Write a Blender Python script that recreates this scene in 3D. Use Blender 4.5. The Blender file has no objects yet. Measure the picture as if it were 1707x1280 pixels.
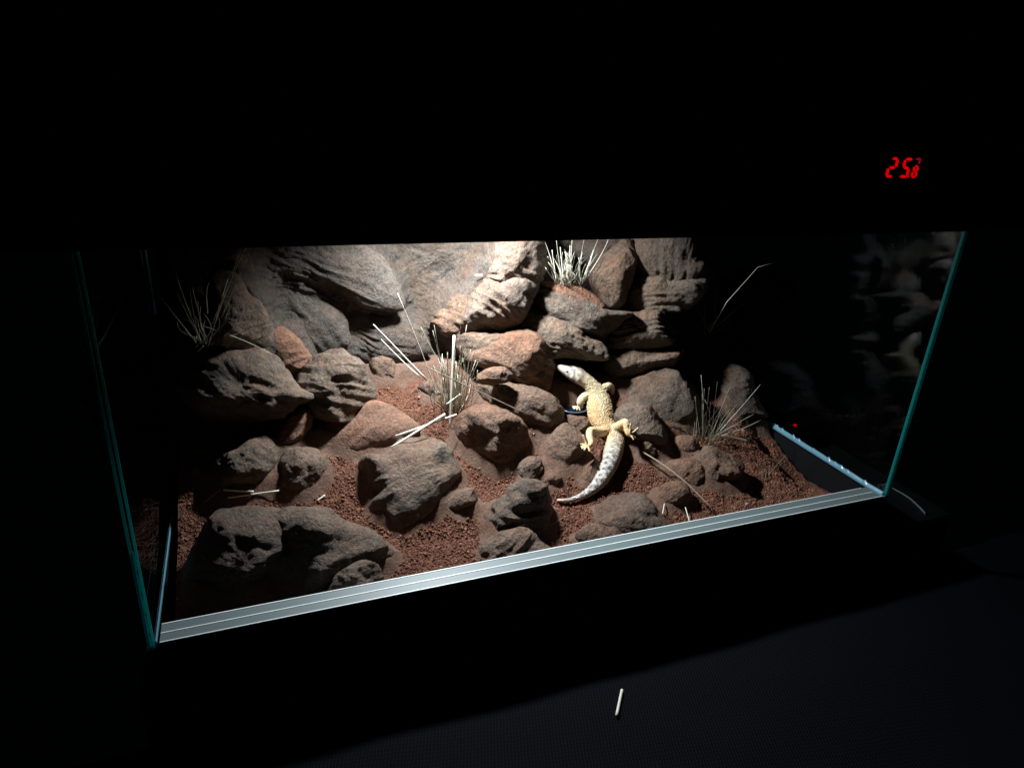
import bpy, bmesh, math, random
import numpy as np
from mathutils import Vector, Matrix, noise
random.seed(7); np.random.seed(7)
sc = bpy.context.scene
COL = sc.collection

# ------------------------------------------------------------------ camera, world, lamp, exposure
# tank frame: X along the front, Y into the tank, Z up, origin at the front left lower glass corner (metres)
C = np.array([0.1100205, -0.56250592, 0.47722248])
RM = np.array([[0.93293809, -0.09345789, 0.34769547],
               [-0.35646171, -0.3755217, 0.85552236],
               [0.05061188, -0.92208952, -0.38365266]])
F = 1139.067; CX, CY = 853.5, 640.0
camd = bpy.data.cameras.new('camera'); cam = bpy.data.objects.new('camera', camd); COL.objects.link(cam)
camd.sensor_fit = 'HORIZONTAL'; camd.sensor_width = 36.0; camd.lens = 36.0 * F / 1707.0
camd.clip_start = 0.01; camd.clip_end = 60
m = np.eye(4); m[:3, 0] = RM[:, 0]; m[:3, 1] = -RM[:, 1]; m[:3, 2] = -RM[:, 2]; m[:3, 3] = C
cam.matrix_world = Matrix(m.tolist()); sc.camera = cam

w = bpy.data.worlds.new('World'); sc.world = w; w.use_nodes = True
bg = w.node_tree.nodes['Background']; bg.inputs[0].default_value = (0.5, 0.7, 1.0, 1); bg.inputs[1].default_value = 0.0006

LAMP = Vector((0.352, 0.300, 0.405))
ld = bpy.data.lights.new('lamp_light', 'SPOT'); lo = bpy.data.objects.new('lamp_light', ld); COL.objects.link(lo)
ld.energy = 26.0; ld.color = (0.90, 0.96, 1.0); ld.shadow_soft_size = 0.019
ld.spot_size = math.radians(158); ld.spot_blend = 1.0
lo.location = LAMP
lo.rotation_euler = (Vector((.15, -.08, -.6)).to_track_quat('-Z', 'Y')).to_euler()

sc.view_settings.view_transform = 'Standard'; sc.view_settings.look = 'None'
sc.view_settings.gamma = 1; sc.view_settings.use_curve_mapping = False; sc.view_settings.exposure = 0.0
sc.cycles.max_bounces = 8; sc.cycles.transparent_max_bounces = 16; sc.cycles.diffuse_bounces = 4
sc.cycles.sample_clamp_indirect = 3.0

# ------------------------------------------------------------------ helpers
_rg = np.random.default_rng(11); PERM = _rg.permutation(256); PERM = np.r_[PERM, PERM, PERM]
GRAD = _rg.normal(size=(256, 3)); GRAD /= np.linalg.norm(GRAD, axis=1)[:, None]
def pn(P):
    """gradient noise, about -0.6..0.6, for an (n,3) array"""
    P = np.asarray(P, float); I = np.floor(P).astype(int); f = P - I; I &= 255
    u = f * f * f * (f * (f * 6 - 15) + 10); r = 0
    for dx in (0, 1):
        wx = u[:, 0] if dx else 1 - u[:, 0]
        for dy in (0, 1):
            wy = u[:, 1] if dy else 1 - u[:, 1]
            for dz in (0, 1):
                wz = u[:, 2] if dz else 1 - u[:, 2]
                h = PERM[PERM[PERM[I[:, 0] + dx] + I[:, 1] + dy] + I[:, 2] + dz]; g = GRAD[h]
                r = r + wx * wy * wz * (g[:, 0] * (f[:, 0] - dx) + g[:, 1] * (f[:, 1] - dy) + g[:, 2] * (f[:, 2] - dz))
    return r * 1.5
def fb(P, o=4, lac=2.1, gain=.5):
    P = np.asarray(P, float); r = 0; a = 1.0
    for k in range(o): r = r + a * pn(P + k * 17.3); P = P * lac; a *= gain
    return r
def ridge(P, o=3, lac=2.1, gain=.5):
    P = np.asarray(P, float); r = 0; a = 1.0
    for k in range(o): r = r + a * (1 - np.minimum(1, 2.2 * np.abs(pn(P + k * 9.1)))) ** 2; P = P * lac; a *= gain
    return r
def c3(x, y, z): return np.stack(np.broadcast_arrays(np.asarray(x, float), np.asarray(y, float), np.asarray(z, float)), -1)
def sst(a, b_, x):
    u = np.clip((np.asarray(x, float) - a) / (b_ - a), 0, 1); return u * u * (3 - 2 * u)
def ray(px, py):
    v = RM @ np.array([px - CX, py - CY, F]); return v / np.linalg.norm(v)
def at(px, py, Y):
    v = ray(px, py); return Vector(C + v * ((Y - C[1]) / v[1]))
def cm(vals, t):
    t = np.asarray(t); return np.interp(t, [a for a, b in vals], [b for a, b in vals])
GP = [(0, -.027), (.03, -.026), (.1, -.018), (.17, .002), (.24, .029), (.30, .057), (.36, .080), (.45, .10)]
MOUNDS = [  # x, y, radius, height of gentle rises and hollows in the soil
    (.30, .19, .05, .008), (.17, .24, .06, .012), (.34, .06, .04, -.004), (.66, .28, .05, .010),
    (.10, .10, .06, .008), (.42, .08, .03, .006), (.56, .10, .04, -.004)]
def ground0(x, y):
    z = cm(GP, y)
    for a, b, r, h in MOUNDS:
        z = z + h * np.exp(-((x - a) ** 2 + (y - b) ** 2) / r ** 2)
    z = z - .035 * np.clip((x - .80) / .06, 0, 1) ** 2 * np.clip((y - .03) / .1, 0, 1)
    return z
FOOT = []; FIL = {}                             # rock vertices near the ground; the render swept up around them
GNX, GNY = 451, 206
def blur2(A, r):
    for ax in (0, 1):
        B_ = np.zeros_like(A); pad = np.pad(A, [(r, r) if k == ax else (0, 0) for k in (0, 1)], mode='edge')
        for k in range(2 * r + 1): B_ += np.take(pad, range(k, k + A.shape[ax]), axis=ax)
        A = B_ / (2 * r + 1)
    return A
def build_fillet():
    gx, gy = np.meshgrid(np.linspace(0, .9, GNX), np.linspace(.025, .435, GNY)); g0 = ground0(gx, gy); Hm = np.zeros((GNY, GNX))
    P = np.concatenate(FOOT); i = np.rint(P[:, 0] / .002).astype(int); j = np.rint((P[:, 1] - .025) / .002).astype(int)
    ok = (i >= 0) & (i < GNX) & (j >= 0) & (j < GNY); i, j, z = i[ok], j[ok], P[ok, 2]; dz = z - g0[j, i]; m_ = (dz > 0) & (dz < .075)
    np.maximum.at(Hm, (j[m_], i[m_]), np.minimum(dz[m_], .045))
    def sh(A, dj, di): return np.roll(np.roll(A, dj, 0), di, 1)
    for _ in range(2): Hm = np.maximum.reduce([sh(Hm, a, b_) for a in (-1, 0, 1) for b_ in (-1, 0, 1)])
    blur = blur2
    b1 = blur(blur(Hm, 3), 3); b2 = blur(blur(Hm, 9), 7)
    FIL['h'] = .46 * b1 + .10 * b2; FIL['m'] = np.clip(b1 / .013, 0, 1)
def skirts(x, y):
    x = np.asarray(x, float); y = np.asarray(y, float)
    fx = np.clip(x / .002, 0, GNX - 1.001); fy = np.clip((y - .025) / .002, 0, GNY - 1.001); i = fx.astype(int); j = fy.astype(int); fx = fx - i; fy = fy - j
    f = lambda A: (A[j, i] * (1 - fx) + A[j, i + 1] * fx) * (1 - fy) + (A[j + 1, i] * (1 - fx) + A[j + 1, i + 1] * fx) * fy
    return f(FIL['h']), f(FIL['m'])
def ground1(x, y): return ground0(x, y) + skirts(x, y)[0] * np.clip((y - .028) / .03, 0, 1)
def G(px, py, gf=ground0):
    v = ray(px, py); t = np.arange(.3, 1.6, .001); P = C + v * t[:, None]
    hit = (P[:, 1] > 0) & (P[:, 2] < gf(P[:, 0], P[:, 1])); return Vector(P[np.argmax(hit)])
def G1(px, py): return G(px, py, ground1)

def link(o, parent=None):
    COL.objects.link(o)
    if parent is not None:
        o.parent = parent
        o.matrix_parent_inverse = Matrix.Translation(-parent.location)
    return o
def tag(o, label=None, cat=None, group=None, kind=None):
    if label: o['label'] = label
    if cat: o['category'] = cat
    if group: o['group'] = group
    if kind: o['kind'] = kind
    return o
def empty(name, loc, label, cat, group=None):
    o = bpy.data.objects.new(name, None); o.location = loc; o.empty_display_size = .02
    COL.objects.link(o); tag(o, label, cat, group); return o
def mesh(name, verts, faces, mat, parent=None, smooth=True, origin=None):
    """verts in tank coordinates; the object's origin goes to `origin` (default: base centre)"""
    V = np.asarray(verts, dtype=float)
    if origin is None:
        origin = Vector(((V[:, 0].min() + V[:, 0].max()) / 2, (V[:, 1].min() + V[:, 1].max()) / 2, V[:, 2].min()))
    V = V - np.array(origin)
    me = bpy.data.meshes.new(name); me.from_pydata(V.tolist(), [], faces)
    if smooth: me.polygons.foreach_set('use_smooth', [True] * len(me.polygons))
    me.materials.append(mat); me.update()
    o = bpy.data.objects.new(name, me); o.location = origin
    return link(o, parent)
def box(name, lo_, hi, mat, parent=None, bev=0.0):
    bm = bmesh.new(); bmesh.ops.create_cube(bm, size=1)
    c = (Vector(lo_) + Vector(hi)) / 2; s = Vector(hi) - Vector(lo_)
    for v in bm.verts: v.co = Vector((v.co.x * s.x, v.co.y * s.y, v.co.z * s.z))
    if bev: bmesh.ops.bevel(bm, geom=bm.edges[:], offset=bev, segments=2, affect='EDGES')
    me = bpy.data.meshes.new(name); bm.to_mesh(me); bm.free(); me.materials.append(mat)
    o = bpy.data.objects.new(name, me); o.location = c
    return link(o, parent)

# ------------------------------------------------------------------ materials
def newmat(name):
    mt = bpy.data.materials.new(name); mt.use_nodes = True
    nt = mt.node_tree; return mt, nt, nt.nodes['Principled BSDF']
def N(nt, t, **k):
    n = nt.nodes.new(t)
    for a, b in k.items():
        if a.startswith('i_'): n.inputs[a[2:].replace('_', ' ')].default_value = b
        else: setattr(n, a, b)
    return n
def plain(name, col, rough=.5, metal=0, spec=.5):
    mt, nt, b = newmat(name); b.inputs['Base Color'].default_value = (*col, 1)
    b.inputs['Roughness'].default_value = rough; b.inputs['Metallic'].default_value = metal
    b.inputs['Specular IOR Level'].default_value = spec
    return mt
def ramp(nt, pts):
    r = N(nt, 'ShaderNodeValToRGB'); e = r.color_ramp.elements
    while len(e) < len(pts): e.new(.5)
    for i, (p, c) in enumerate(pts):
        e[i].position = p; e[i].color = (*c, 1) if len(c) == 3 else c
    return r
def mixc(nt, fac, a, b, mode='MIX'):
    mx = N(nt, 'ShaderNodeMix', data_type='RGBA', blend_type=mode)
    for s, v in ((0, fac), (6, a), (7, b)):
        if hasattr(v, 'is_output'): nt.links.new(v, mx.inputs[s])
        else: mx.inputs[s].default_value = v if s == 0 else (*v, 1)
    return mx.outputs[2]

def rockmat(name, c1, c2, tint, tint_amt, dust=.35, bump=1.0, seed=0.0):
    """weathered cast rock: two greys, rusty tint patches, dark specks, red dust lying on upward faces"""
    mt, nt, b = newmat(name); L = nt.links.new
    geo = N(nt, 'ShaderNodeNewGeometry')
    off = N(nt, 'ShaderNodeVectorMath', operation='ADD'); L(geo.outputs['Position'], off.inputs[0]); off.inputs[1].default_value = (seed, seed * .7, -seed)
    P = off.outputs[0]
    def nz(scale, detail=6, rough=.55, dist=0):
        n = N(nt, 'ShaderNodeTexNoise'); L(P, n.inputs['Vector'])
        n.inputs['Scale'].default_value = scale; n.inputs['Detail'].default_value = detail
        n.inputs['Roughness'].default_value = rough; n.inputs['Distortion'].default_value = dist; return n.outputs['Fac']
    big = ramp(nt, [(.36, c1), (.64, c2)]); L(nz(22, 5, .6, .6), big.inputs[0])
    tr = ramp(nt, [(.44, (0, 0, 0)), (.70, (1, 1, 1))]); L(nz(14, 4, .55, .8), tr.inputs[0])
    tm = N(nt, 'ShaderNodeMath', operation='MULTIPLY'); L(tr.outputs[0], tm.inputs[0]); tm.inputs[1].default_value = tint_amt
    col = mixc(nt, tm.outputs[0], big.outputs[0], tint)
    # dust on faces that look up
    sx = N(nt, 'ShaderNodeSeparateXYZ'); L(geo.outputs['Normal'], sx.inputs[0])
    up = N(nt, 'ShaderNodeMapRange'); L(sx.outputs['Z'], up.inputs[0]); up.inputs[1].default_value = .30; up.inputs[2].default_value = .95
    dn = ramp(nt, [(.36, (0, 0, 0)), (.60, (1, 1, 1))]); L(nz(38, 5, .6), dn.inputs[0])
    dm = N(nt, 'ShaderNodeMath', operation='MULTIPLY'); L(up.outputs[0], dm.inputs[0]); L(dn.outputs[0], dm.inputs[1])
    d2 = N(nt, 'ShaderNodeMath', operation='MULTIPLY'); L(dm.outputs[0], d2.inputs[0]); d2.inputs[1].default_value = dust
    col = mixc(nt, d2.outputs[0], col, (.175, .082, .050))
    st = N(nt, 'ShaderNodeAttribute', attribute_name='stain')
    s3 = N(nt, 'ShaderNodeMath', operation='MULTIPLY_ADD', use_clamp=True); L(nz(55, 5, .65), s3.inputs[0]); s3.inputs[1].default_value = 2.2; s3.inputs[2].default_value = -.75
    s4 = N(nt, 'ShaderNodeMath', operation='MULTIPLY'); L(st.outputs['Fac'], s4.inputs[0]); L(s3.outputs[0], s4.inputs[1])
    col = mixc(nt, s4.outputs[0], col, (.150, .072, .046))
    # mineral mottling and dark specks
    fr = ramp(nt, [(.30, (.42, .41, .40)), (.5, (1, 1, 1)), (.70, (1.5, 1.48, 1.45))]); L(nz(230, 5, .75), fr.inputs[0])
    col = mixc(nt, 1.0, col, fr.outputs[0], 'MULTIPLY')
    mr = ramp(nt, [(.34, (.62, .60, .60)), (.55, (1.06, 1.06, 1.06))]); L(nz(60, 6, .65, .5), mr.inputs[0])
    col = mixc(nt, .8, col, mr.outputs[0], 'MULTIPLY')
    L(col, b.inputs['Base Color'])
    b.inputs['Roughness'].default_value = .62; b.inputs['Specular IOR Level'].default_value = .38
    a1 = N(nt, 'ShaderNodeMath', operation='MULTIPLY_ADD'); L(nz(270, 5, .75), a1.inputs[0]); a1.inputs[1].default_value = .75
    L(nz(130, 8, .68, .4), a1.inputs[2])
    bp = N(nt, 'ShaderNodeBump'); bp.inputs['Strength'].default_value = .95 * bump; bp.inputs['Distance'].default_value = .0055
    L(a1.outputs[0], bp.inputs['Height']); L(bp.outputs[0], b.inputs['Normal'])
    return mt
RUST = (.30, .115, .05)
M = {
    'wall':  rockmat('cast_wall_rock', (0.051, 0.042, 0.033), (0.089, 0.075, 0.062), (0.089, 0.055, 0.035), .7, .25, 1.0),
    'pale':  rockmat('pale_cast_rock', (0.109, 0.080, 0.061), (0.165, 0.125, 0.095), (0.155, 0.091, 0.058), .7, .35, 1.0),
    'grey':  rockmat('grey_rock', (0.106, 0.082, 0.059), (0.165, 0.131, 0.098), (0.159, 0.091, 0.054), .65, .5, 1.0),
    'brown': rockmat('brown_rock', (0.113, 0.077, 0.053), (0.174, 0.123, 0.085), (0.174, 0.087, 0.048), .7, .55, 1.0),
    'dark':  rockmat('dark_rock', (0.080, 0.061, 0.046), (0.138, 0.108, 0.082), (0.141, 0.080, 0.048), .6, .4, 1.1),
    'red':   rockmat('rusty_rock', (0.130, 0.076, 0.049), (0.193, 0.119, 0.077), (0.197, 0.082, 0.040), .8, .6, 1.0),
    'purple': rockmat('dull_brown_rock', (0.115, 0.077, 0.055), (0.179, 0.124, 0.087), (0.170, 0.086, 0.049), .6, .45, 1.0),
    'slope': rockmat('smooth_rust_render', (0.130, 0.073, 0.046), (0.188, 0.108, 0.066), (0.193, 0.084, 0.043), .75, .7, .7),
    'orange': rockmat('orange_rust_render', (0.144, 0.071, 0.042), (0.197, 0.098, 0.056), (0.216, 0.082, 0.035), .9, .5, .8),
    'soil': None,
}
def soilmat():
    mt, nt, b = newmat('red_soil'); L = nt.links.new
    geo = N(nt, 'ShaderNodeNewGeometry')
    def nz(scale, detail=5, rough=.6):
        n = N(nt, 'ShaderNodeTexNoise'); L(geo.outputs['Position'], n.inputs['Vector']); n.inputs['Scale'].default_value = scale
        n.inputs['Detail'].default_value = detail; n.inputs['Roughness'].default_value = rough; return n.outputs['Fac']
    r = ramp(nt, [(.3, (.095, .042, .026)), (.55, (.150, .067, .041)), (.75, (.185, .095, .062))]); L(nz(18), r.inputs[0])
    f = ramp(nt, [(.25, (.55, .53, .52)), (.7, (1.25, 1.22, 1.2))]); L(nz(340, 4, .7), f.inputs[0])
    ra = N(nt, 'ShaderNodeAttribute', attribute_name='render')
    rr = ramp(nt, [(.35, (.120, .066, .045)), (.65, (.160, .102, .076))]); L(nz(26), rr.inputs[0])
    base = mixc(nt, ra.outputs['Fac'], r.outputs[0], rr.outputs[0])
    L(mixc(nt, 1, base, f.outputs[0], 'MULTIPLY'), b.inputs['Base Color'])
    b.inputs['Roughness'].default_value = .9; b.inputs['Specular IOR Level'].default_value = .2
    bp = N(nt, 'ShaderNodeBump'); bp.inputs['Strength'].default_value = .9; bp.inputs['Distance'].default_value = .003
    L(nz(420, 4, .75), bp.inputs['Height']); L(bp.outputs[0], b.inputs['Normal'])
    return mt
M['soil'] = soilmat()
def grainmat():
    mt, nt, b = newmat('laterite_grain'); L = nt.links.new
    at_ = N(nt, 'ShaderNodeAttribute', attribute_name='tone')
    r = ramp(nt, [(0, (.065, .028, .019)), (.5, (.150, .063, .039)), (.9, (.24, .115, .075)), (1, (.30, .22, .17))]); L(at_.outputs['Fac'], r.inputs[0])
    L(r.outputs[0], b.inputs['Base Color']); b.inputs['Roughness'].default_value = .88; b.inputs['Specular IOR Level'].default_value = .2
    return mt
M['grain'] = grainmat()
def straw(name, c1, c2):
    mt, nt, b = newmat(name); L = nt.links.new
    geo = N(nt, 'ShaderNodeNewGeometry'); oi = N(nt, 'ShaderNodeObjectInfo')
    n = N(nt, 'ShaderNodeTexNoise'); L(geo.outputs['Position'], n.inputs['Vector']); n.inputs['Scale'].default_value = 90; n.inputs['Detail'].default_value = 4
    mx = N(nt, 'ShaderNodeMath', operation='MULTIPLY_ADD'); L(oi.outputs['Random'], mx.inputs[0]); mx.inputs[1].default_value = .7
    sb = N(nt, 'ShaderNodeMath', operation='SUBTRACT'); L(n.outputs['Fac'], sb.inputs[0]); sb.inputs[1].default_value = .35; L(sb.outputs[0], mx.inputs[2])
    r = ramp(nt, [(.1, c1), (.8, c2)]); L(mx.outputs[0], r.inputs[0]); L(r.outputs[0], b.inputs['Base Color'])
    b.inputs['Roughness'].default_value = .55
    return mt
M['blade'] = straw('dry_grass', (.12, .115, .075), (.40, .39, .29))
M['pale_blade'] = straw('bleached_straw', (.58, .55, .45), (.74, .72, .63))
M['stem'] = straw('brown_stem', (.12, .085, .06), (.24, .18, .13))

def glassmat():
    mt, nt, b = newmat('side_glass'); nt.nodes.remove(b); L = nt.links.new
    out = nt.nodes['Material Output']
    tr = N(nt, 'ShaderNodeBsdfTransparent'); tr.inputs[0].default_value = (.90, .97, .95, 1)
    gl = N(nt, 'ShaderNodeBsdfGlossy'); gl.inputs['Roughness'].default_value = .012; gl.inputs[0].default_value = (.34, .37, .41, 1)
    fr = N(nt, 'ShaderNodeFresnel'); gb = N(nt, 'ShaderNodeNewGeometry'); mr = N(nt, 'ShaderNodeMapRange')   # same air-to-glass reflectance on both faces of the pane
    L(gb.outputs['Backfacing'], mr.inputs[0]); mr.inputs[3].default_value = 1.5; mr.inputs[4].default_value = 1 / 1.5; L(mr.outputs[0], fr.inputs[0])
    ms = N(nt, 'ShaderNodeMixShader'); L(fr.outputs[0], ms.inputs[0]); L(tr.outputs[0], ms.inputs[1]); L(gl.outputs[0], ms.inputs[2])
    # thin film of dust and wiping marks
    geo = N(nt, 'ShaderNodeNewGeometry'); mp = N(nt, 'ShaderNodeMapping'); L(geo.outputs['Position'], mp.inputs[0]); mp.inputs['Scale'].default_value = (1, 60, 9); mp.inputs['Rotation'].default_value = (.5, 0, 0)
    n = N(nt, 'ShaderNodeTexNoise'); L(mp.outputs[0], n.inputs['Vector']); n.inputs['Scale'].default_value = 1.6; n.inputs['Detail'].default_value = 6
    r = ramp(nt, [(.45, (0, 0, 0)), (.8, (.006, .006, .006))]); L(n.outputs['Fac'], r.inputs[0])
    df = N(nt, 'ShaderNodeBsdfTranslucent'); df.inputs[0].default_value = (.35, .5, .75, 1)
    m2 = N(nt, 'ShaderNodeMixShader'); L(r.outputs[0], m2.inputs[0]); L(ms.outputs[0], m2.inputs[1]); L(df.outputs[0], m2.inputs[2])
    L(m2.outputs[0], out.inputs[0]); return mt
M['glass'] = glassmat()
def translucent(name, ct, cd, f=.5, rough=.3, wave=False):
    mt, nt, b = newmat(name); L = nt.links.new; out = nt.nodes['Material Output']
    b.inputs['Base Color'].default_value = (*cd, 1); b.inputs['Roughness'].default_value = rough
    t = N(nt, 'ShaderNodeBsdfTranslucent'); t.inputs[0].default_value = (*ct, 1)
    ms = N(nt, 'ShaderNodeMixShader'); ms.inputs[0].default_value = f; L(b.outputs[0], ms.inputs[1]); L(t.outputs[0], ms.inputs[2])
    L(ms.outputs[0], out.inputs[0]); return mt
M['edge'] = translucent('ground_glass_edge', (.03, .66, .64), (.02, .30, .30), .65)
M['seam'] = translucent('teal_edge_glow', (.06, .62, .68), (.03, .28, .32), .65)  # teal of light refracted in the glass edge, put into a material
M['bead'] = translucent('clear_silicone', (.20, .46, .60), (.18, .38, .48), .35, .25)
M['black'] = plain('black_laminate', (.004, .004, .0045), .6, 0, .15)
M['floor'] = plain('black_base', (.006, .006, .007), .7, 0, .1)
M['track'] = plain('pale_grey_plastic_track', (.115, .152, .156), .5)
M['rib'] = plain('track_rib_highlight', (.72, .76, .76), .3)  # ribs whitened: the gloss along their tops is put into the colour
M['dish'] = plain('dark_blue_plastic', (.003, .005, .010), .10)
M['rim'] = plain('clear_plastic_rim', (.10, .14, .18), .15)
mt, nt, b = newmat('dish_water'); b.inputs['Base Color'].default_value = (.003, .009, .02, 1); b.inputs['Roughness'].default_value = .03
nz = N(nt, 'ShaderNodeTexNoise'); nz.inputs['Scale'].default_value = 60
g_ = N(nt, 'ShaderNodeNewGeometry'); nt.links.new(g_.outputs['Position'], nz.inputs['Vector'])
bp = N(nt, 'ShaderNodeBump'); bp.inputs['Strength'].default_value = .5; bp.inputs['Distance'].default_value = .004
nt.links.new(nz.outputs['Fac'], bp.inputs['Height']); nt.links.new(bp.outputs[0], b.inputs['Normal']); M['water'] = mt
mt, nt, b = newmat('red_led'); b.inputs['Base Color'].default_value = (.1, 0, 0, 1)
b.inputs['Emission Color'].default_value = (1, .0, .002, 1); b.inputs['Emission Strength'].default_value = .62; M['led'] = mt
mt, nt, b = newmat('dim_red_led'); b.inputs['Base Color'].default_value = (.1, 0, 0, 1)
b.inputs['Emission Color'].default_value = (.9, .0, .05, 1); b.inputs['Emission Strength'].default_value = .28; M['led_dim'] = mt
mt, nt, b = newmat('lamp_lens'); b.inputs['Base Color'].default_value = (.8, .8, .8, 1)
b.inputs['Emission Color'].default_value = (.93, .97, 1, 1); b.inputs['Emission Strength'].default_value = 5; M['lens'] = mt
def clothmat():
    mt, nt, b = newmat('navy_woven_cloth'); L = nt.links.new
    geo = N(nt, 'ShaderNodeNewGeometry')
    hs = []
    for rot, sc_ in ((.32, 300), (1.75, 230)):
        mp = N(nt, 'ShaderNodeMapping'); L(geo.outputs['Position'], mp.inputs[0]); mp.inputs['Rotation'].default_value = (0, 0, rot)
        wv = N(nt, 'ShaderNodeTexWave'); L(mp.outputs[0], wv.inputs[0]); wv.inputs['Scale'].default_value = sc_ / 3.14; wv.inputs['Distortion'].default_value = 2.5
        wv.inputs['Detail'].default_value = 2; hs.append(wv.outputs['Fac'])
    sq = N(nt, 'ShaderNodeMath', operation='MULTIPLY_ADD'); L(hs[1], sq.inputs[0]); sq.inputs[1].default_value = .4; sq.inputs[2].default_value = .6
    ad = N(nt, 'ShaderNodeMath', operation='MULTIPLY'); L(hs[0], ad.inputs[0]); L(sq.outputs[0], ad.inputs[1])
    r = ramp(nt, [(.1, (.0003, .0004, .001)), (.75, (.0023, .0030, .0070))]); L(ad.outputs[0], r.inputs[0])
    n = N(nt, 'ShaderNodeTexNoise'); L(geo.outputs['Position'], n.inputs['Vector']); n.inputs['Scale'].default_value = 900
    sp = ramp(nt, [(.70, (0, 0, 0)), (.78, (.8, .75, .7))]); L(n.outputs['Fac'], sp.inputs[0])
    L(mixc(nt, .03, r.outputs[0], sp.outputs[0], 'ADD'), b.inputs['Base Color'])
    b.inputs['Roughness'].default_value = .9; b.inputs['Specular IOR Level'].default_value = .1
    bp = N(nt, 'ShaderNodeBump'); bp.inputs['Strength'].default_value = .8; bp.inputs['Distance'].default_value = .001
    L(ad.outputs[0], bp.inputs['Height']); L(bp.outputs[0], b.inputs['Normal']); return mt
M['cloth'] = clothmat()

# ------------------------------------------------------------------ the tank: glass, track, beads, hood, stand
W, D, HT = .9, .45, .46
tank = empty('glass_terrarium', (.45, .225, -.006), 'long open-fronted glass terrarium with teal glass edges and pale double track', 'terrarium')
for s, x0, x1 in ((0, -.006, 0), (1, W, W + .006)):
    p = box('side_glass', (x0, .0035, -.006), (x1, D - .003, HT), M['glass'], tank)
    p['label'] = ('left side pane with green edge', 'right side pane mirroring the gecko')[s]
    for xa in (x0, x1 - .0018):
        box('glass_edge', (xa, 0, -.006), (xa + .0018, .0034, HT), M['edge'], p, .0002)
    box('glass_edge', (x0, D - .003, -.006), (x1, D, HT), M['edge'], p, .0006)
    vz, fz = [], []; nzg = 9 if s == 0 else 14            # strip shaped and coloured as the refracted glow in the pane's front edge
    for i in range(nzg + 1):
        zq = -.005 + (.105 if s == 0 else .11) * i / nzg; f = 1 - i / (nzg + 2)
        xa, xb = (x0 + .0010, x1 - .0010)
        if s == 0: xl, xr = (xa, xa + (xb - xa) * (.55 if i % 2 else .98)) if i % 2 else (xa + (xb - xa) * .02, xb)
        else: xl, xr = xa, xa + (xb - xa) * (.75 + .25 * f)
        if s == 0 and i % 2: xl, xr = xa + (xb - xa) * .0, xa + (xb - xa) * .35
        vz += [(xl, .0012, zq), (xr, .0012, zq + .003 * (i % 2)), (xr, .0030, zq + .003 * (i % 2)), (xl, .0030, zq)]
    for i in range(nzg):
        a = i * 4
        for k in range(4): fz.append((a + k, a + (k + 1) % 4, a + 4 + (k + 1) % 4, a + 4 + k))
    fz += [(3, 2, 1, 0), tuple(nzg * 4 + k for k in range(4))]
    mesh('edge_glow_strip', vz, fz, M['seam'], p, False)
box('back_glass', (0, D - .003, -.006), (W, D + .003, HT), M['black'], tank)
tray = box('base_tray', (-.008, .0, -.060), (W + .008, D, -.056), M['floor'], tank)
for a_, b_ in (((-.008, .0, -.0555), (W + .008, .0262, -.0063)), ((-.008, .0265, -.0555), (-.0002, D, -.0063)), ((W + .0002, .0265, -.0555), (W + .008, D, -.0063))):
    box('tray_wall', a_, b_, M['floor'], tray)
box('track_bed', (.0005, .0003, -.0062), (W - .0005, .0264, -.0014), M['floor'], tray)
tr = box('sliding_door_track', (.004, .0006, -.0012), (W - .006, .0262, .0012), M['track'], tank)
for i, (yy, xe) in enumerate(((.0002, .001), (.0124, .008), (.0250, .015))):
    box('track_rib', (.004, yy, -.001), (W - .001 - xe, yy + .0016, .00165), M['rib'], tr, .0002)
def bead(name, x, sgn, y0, y1, wmax, label):
    vs, fs = [], []; n = 120
    for i in range(n + 1):
        y = y0 + (y1 - y0) * i / n
        wv = wmax * (.78 + .14 * noise.noise(Vector((y * 45, x * 3, 1))) + .8 * max(0, noise.noise(Vector((y * 160, x, 5))) - .15))
        taper = min(1, (n - i) / 14 + .15)
        h = wv * taper * 1.15; d = wmax * .55 * taper
        vs += [(x, y, -.001), (x + sgn * d, y, -.001), (x + sgn * d * .75, y, h * .35), (x + sgn * d * .25, y, h * .8), (x, y, h)]
    for i in range(n):
        a = i * 5; c = a + 5
        for k in range(4): fs.append((a + k, a + k + 1, c + k + 1, c + k))
        fs.append((a + 4, a, c, c + 4))
    fs += [(0, 1, 2, 3, 4), tuple(n * 5 + k for k in (4, 3, 2, 1, 0))]
    o = mesh(name, vs, fs, M['bead'], tank); o['label'] = label; return o
bead('silicone_bead', W - .0004, -1, .003, .245, .0068, 'ragged pale blue silicone seam along the right pane')
bead('silicone_bead', .0004, 1, .003, .26, .0026, 'thin pale seam along the left pane')

pa, pb = Vector((.0022, .335, .325)), Vector((.0022, .335, .212))
cb = mesh('corner_bead', [tuple(p + Vector(q)) for p in (pa, pb) for q in ((-.0020, .001, 0), (-.0006, -.0020, 0), (.0016, .0, 0), (-.0006, .0022, 0))], [(0, 1, 5, 4), (1, 2, 6, 5), (2, 3, 7, 6), (3, 0, 4, 7), (3, 2, 1, 0), (4, 5, 6, 7)], M['bead'], tank, False)
cb['label'] = 'short pale vertical seam at the back of the left pane'
hood = empty('black_hood', (.45, .2, .364), 'black hood closing the top of the terrarium', 'hood')
HF = -.012
box('front_panel', (-.6, HF, .364), (1.6, .0, 1.0), M['black'], hood, .001)
box('lid_panel', (-.6, .0005, HT + .003), (1.6, D + .03, HT + .02), M['black'], hood)
lamp = empty('spot_lamp', LAMP + Vector((0, 0, .012)), 'small round spot lamp under the hood, above the pale boulders', 'lamp')
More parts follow.
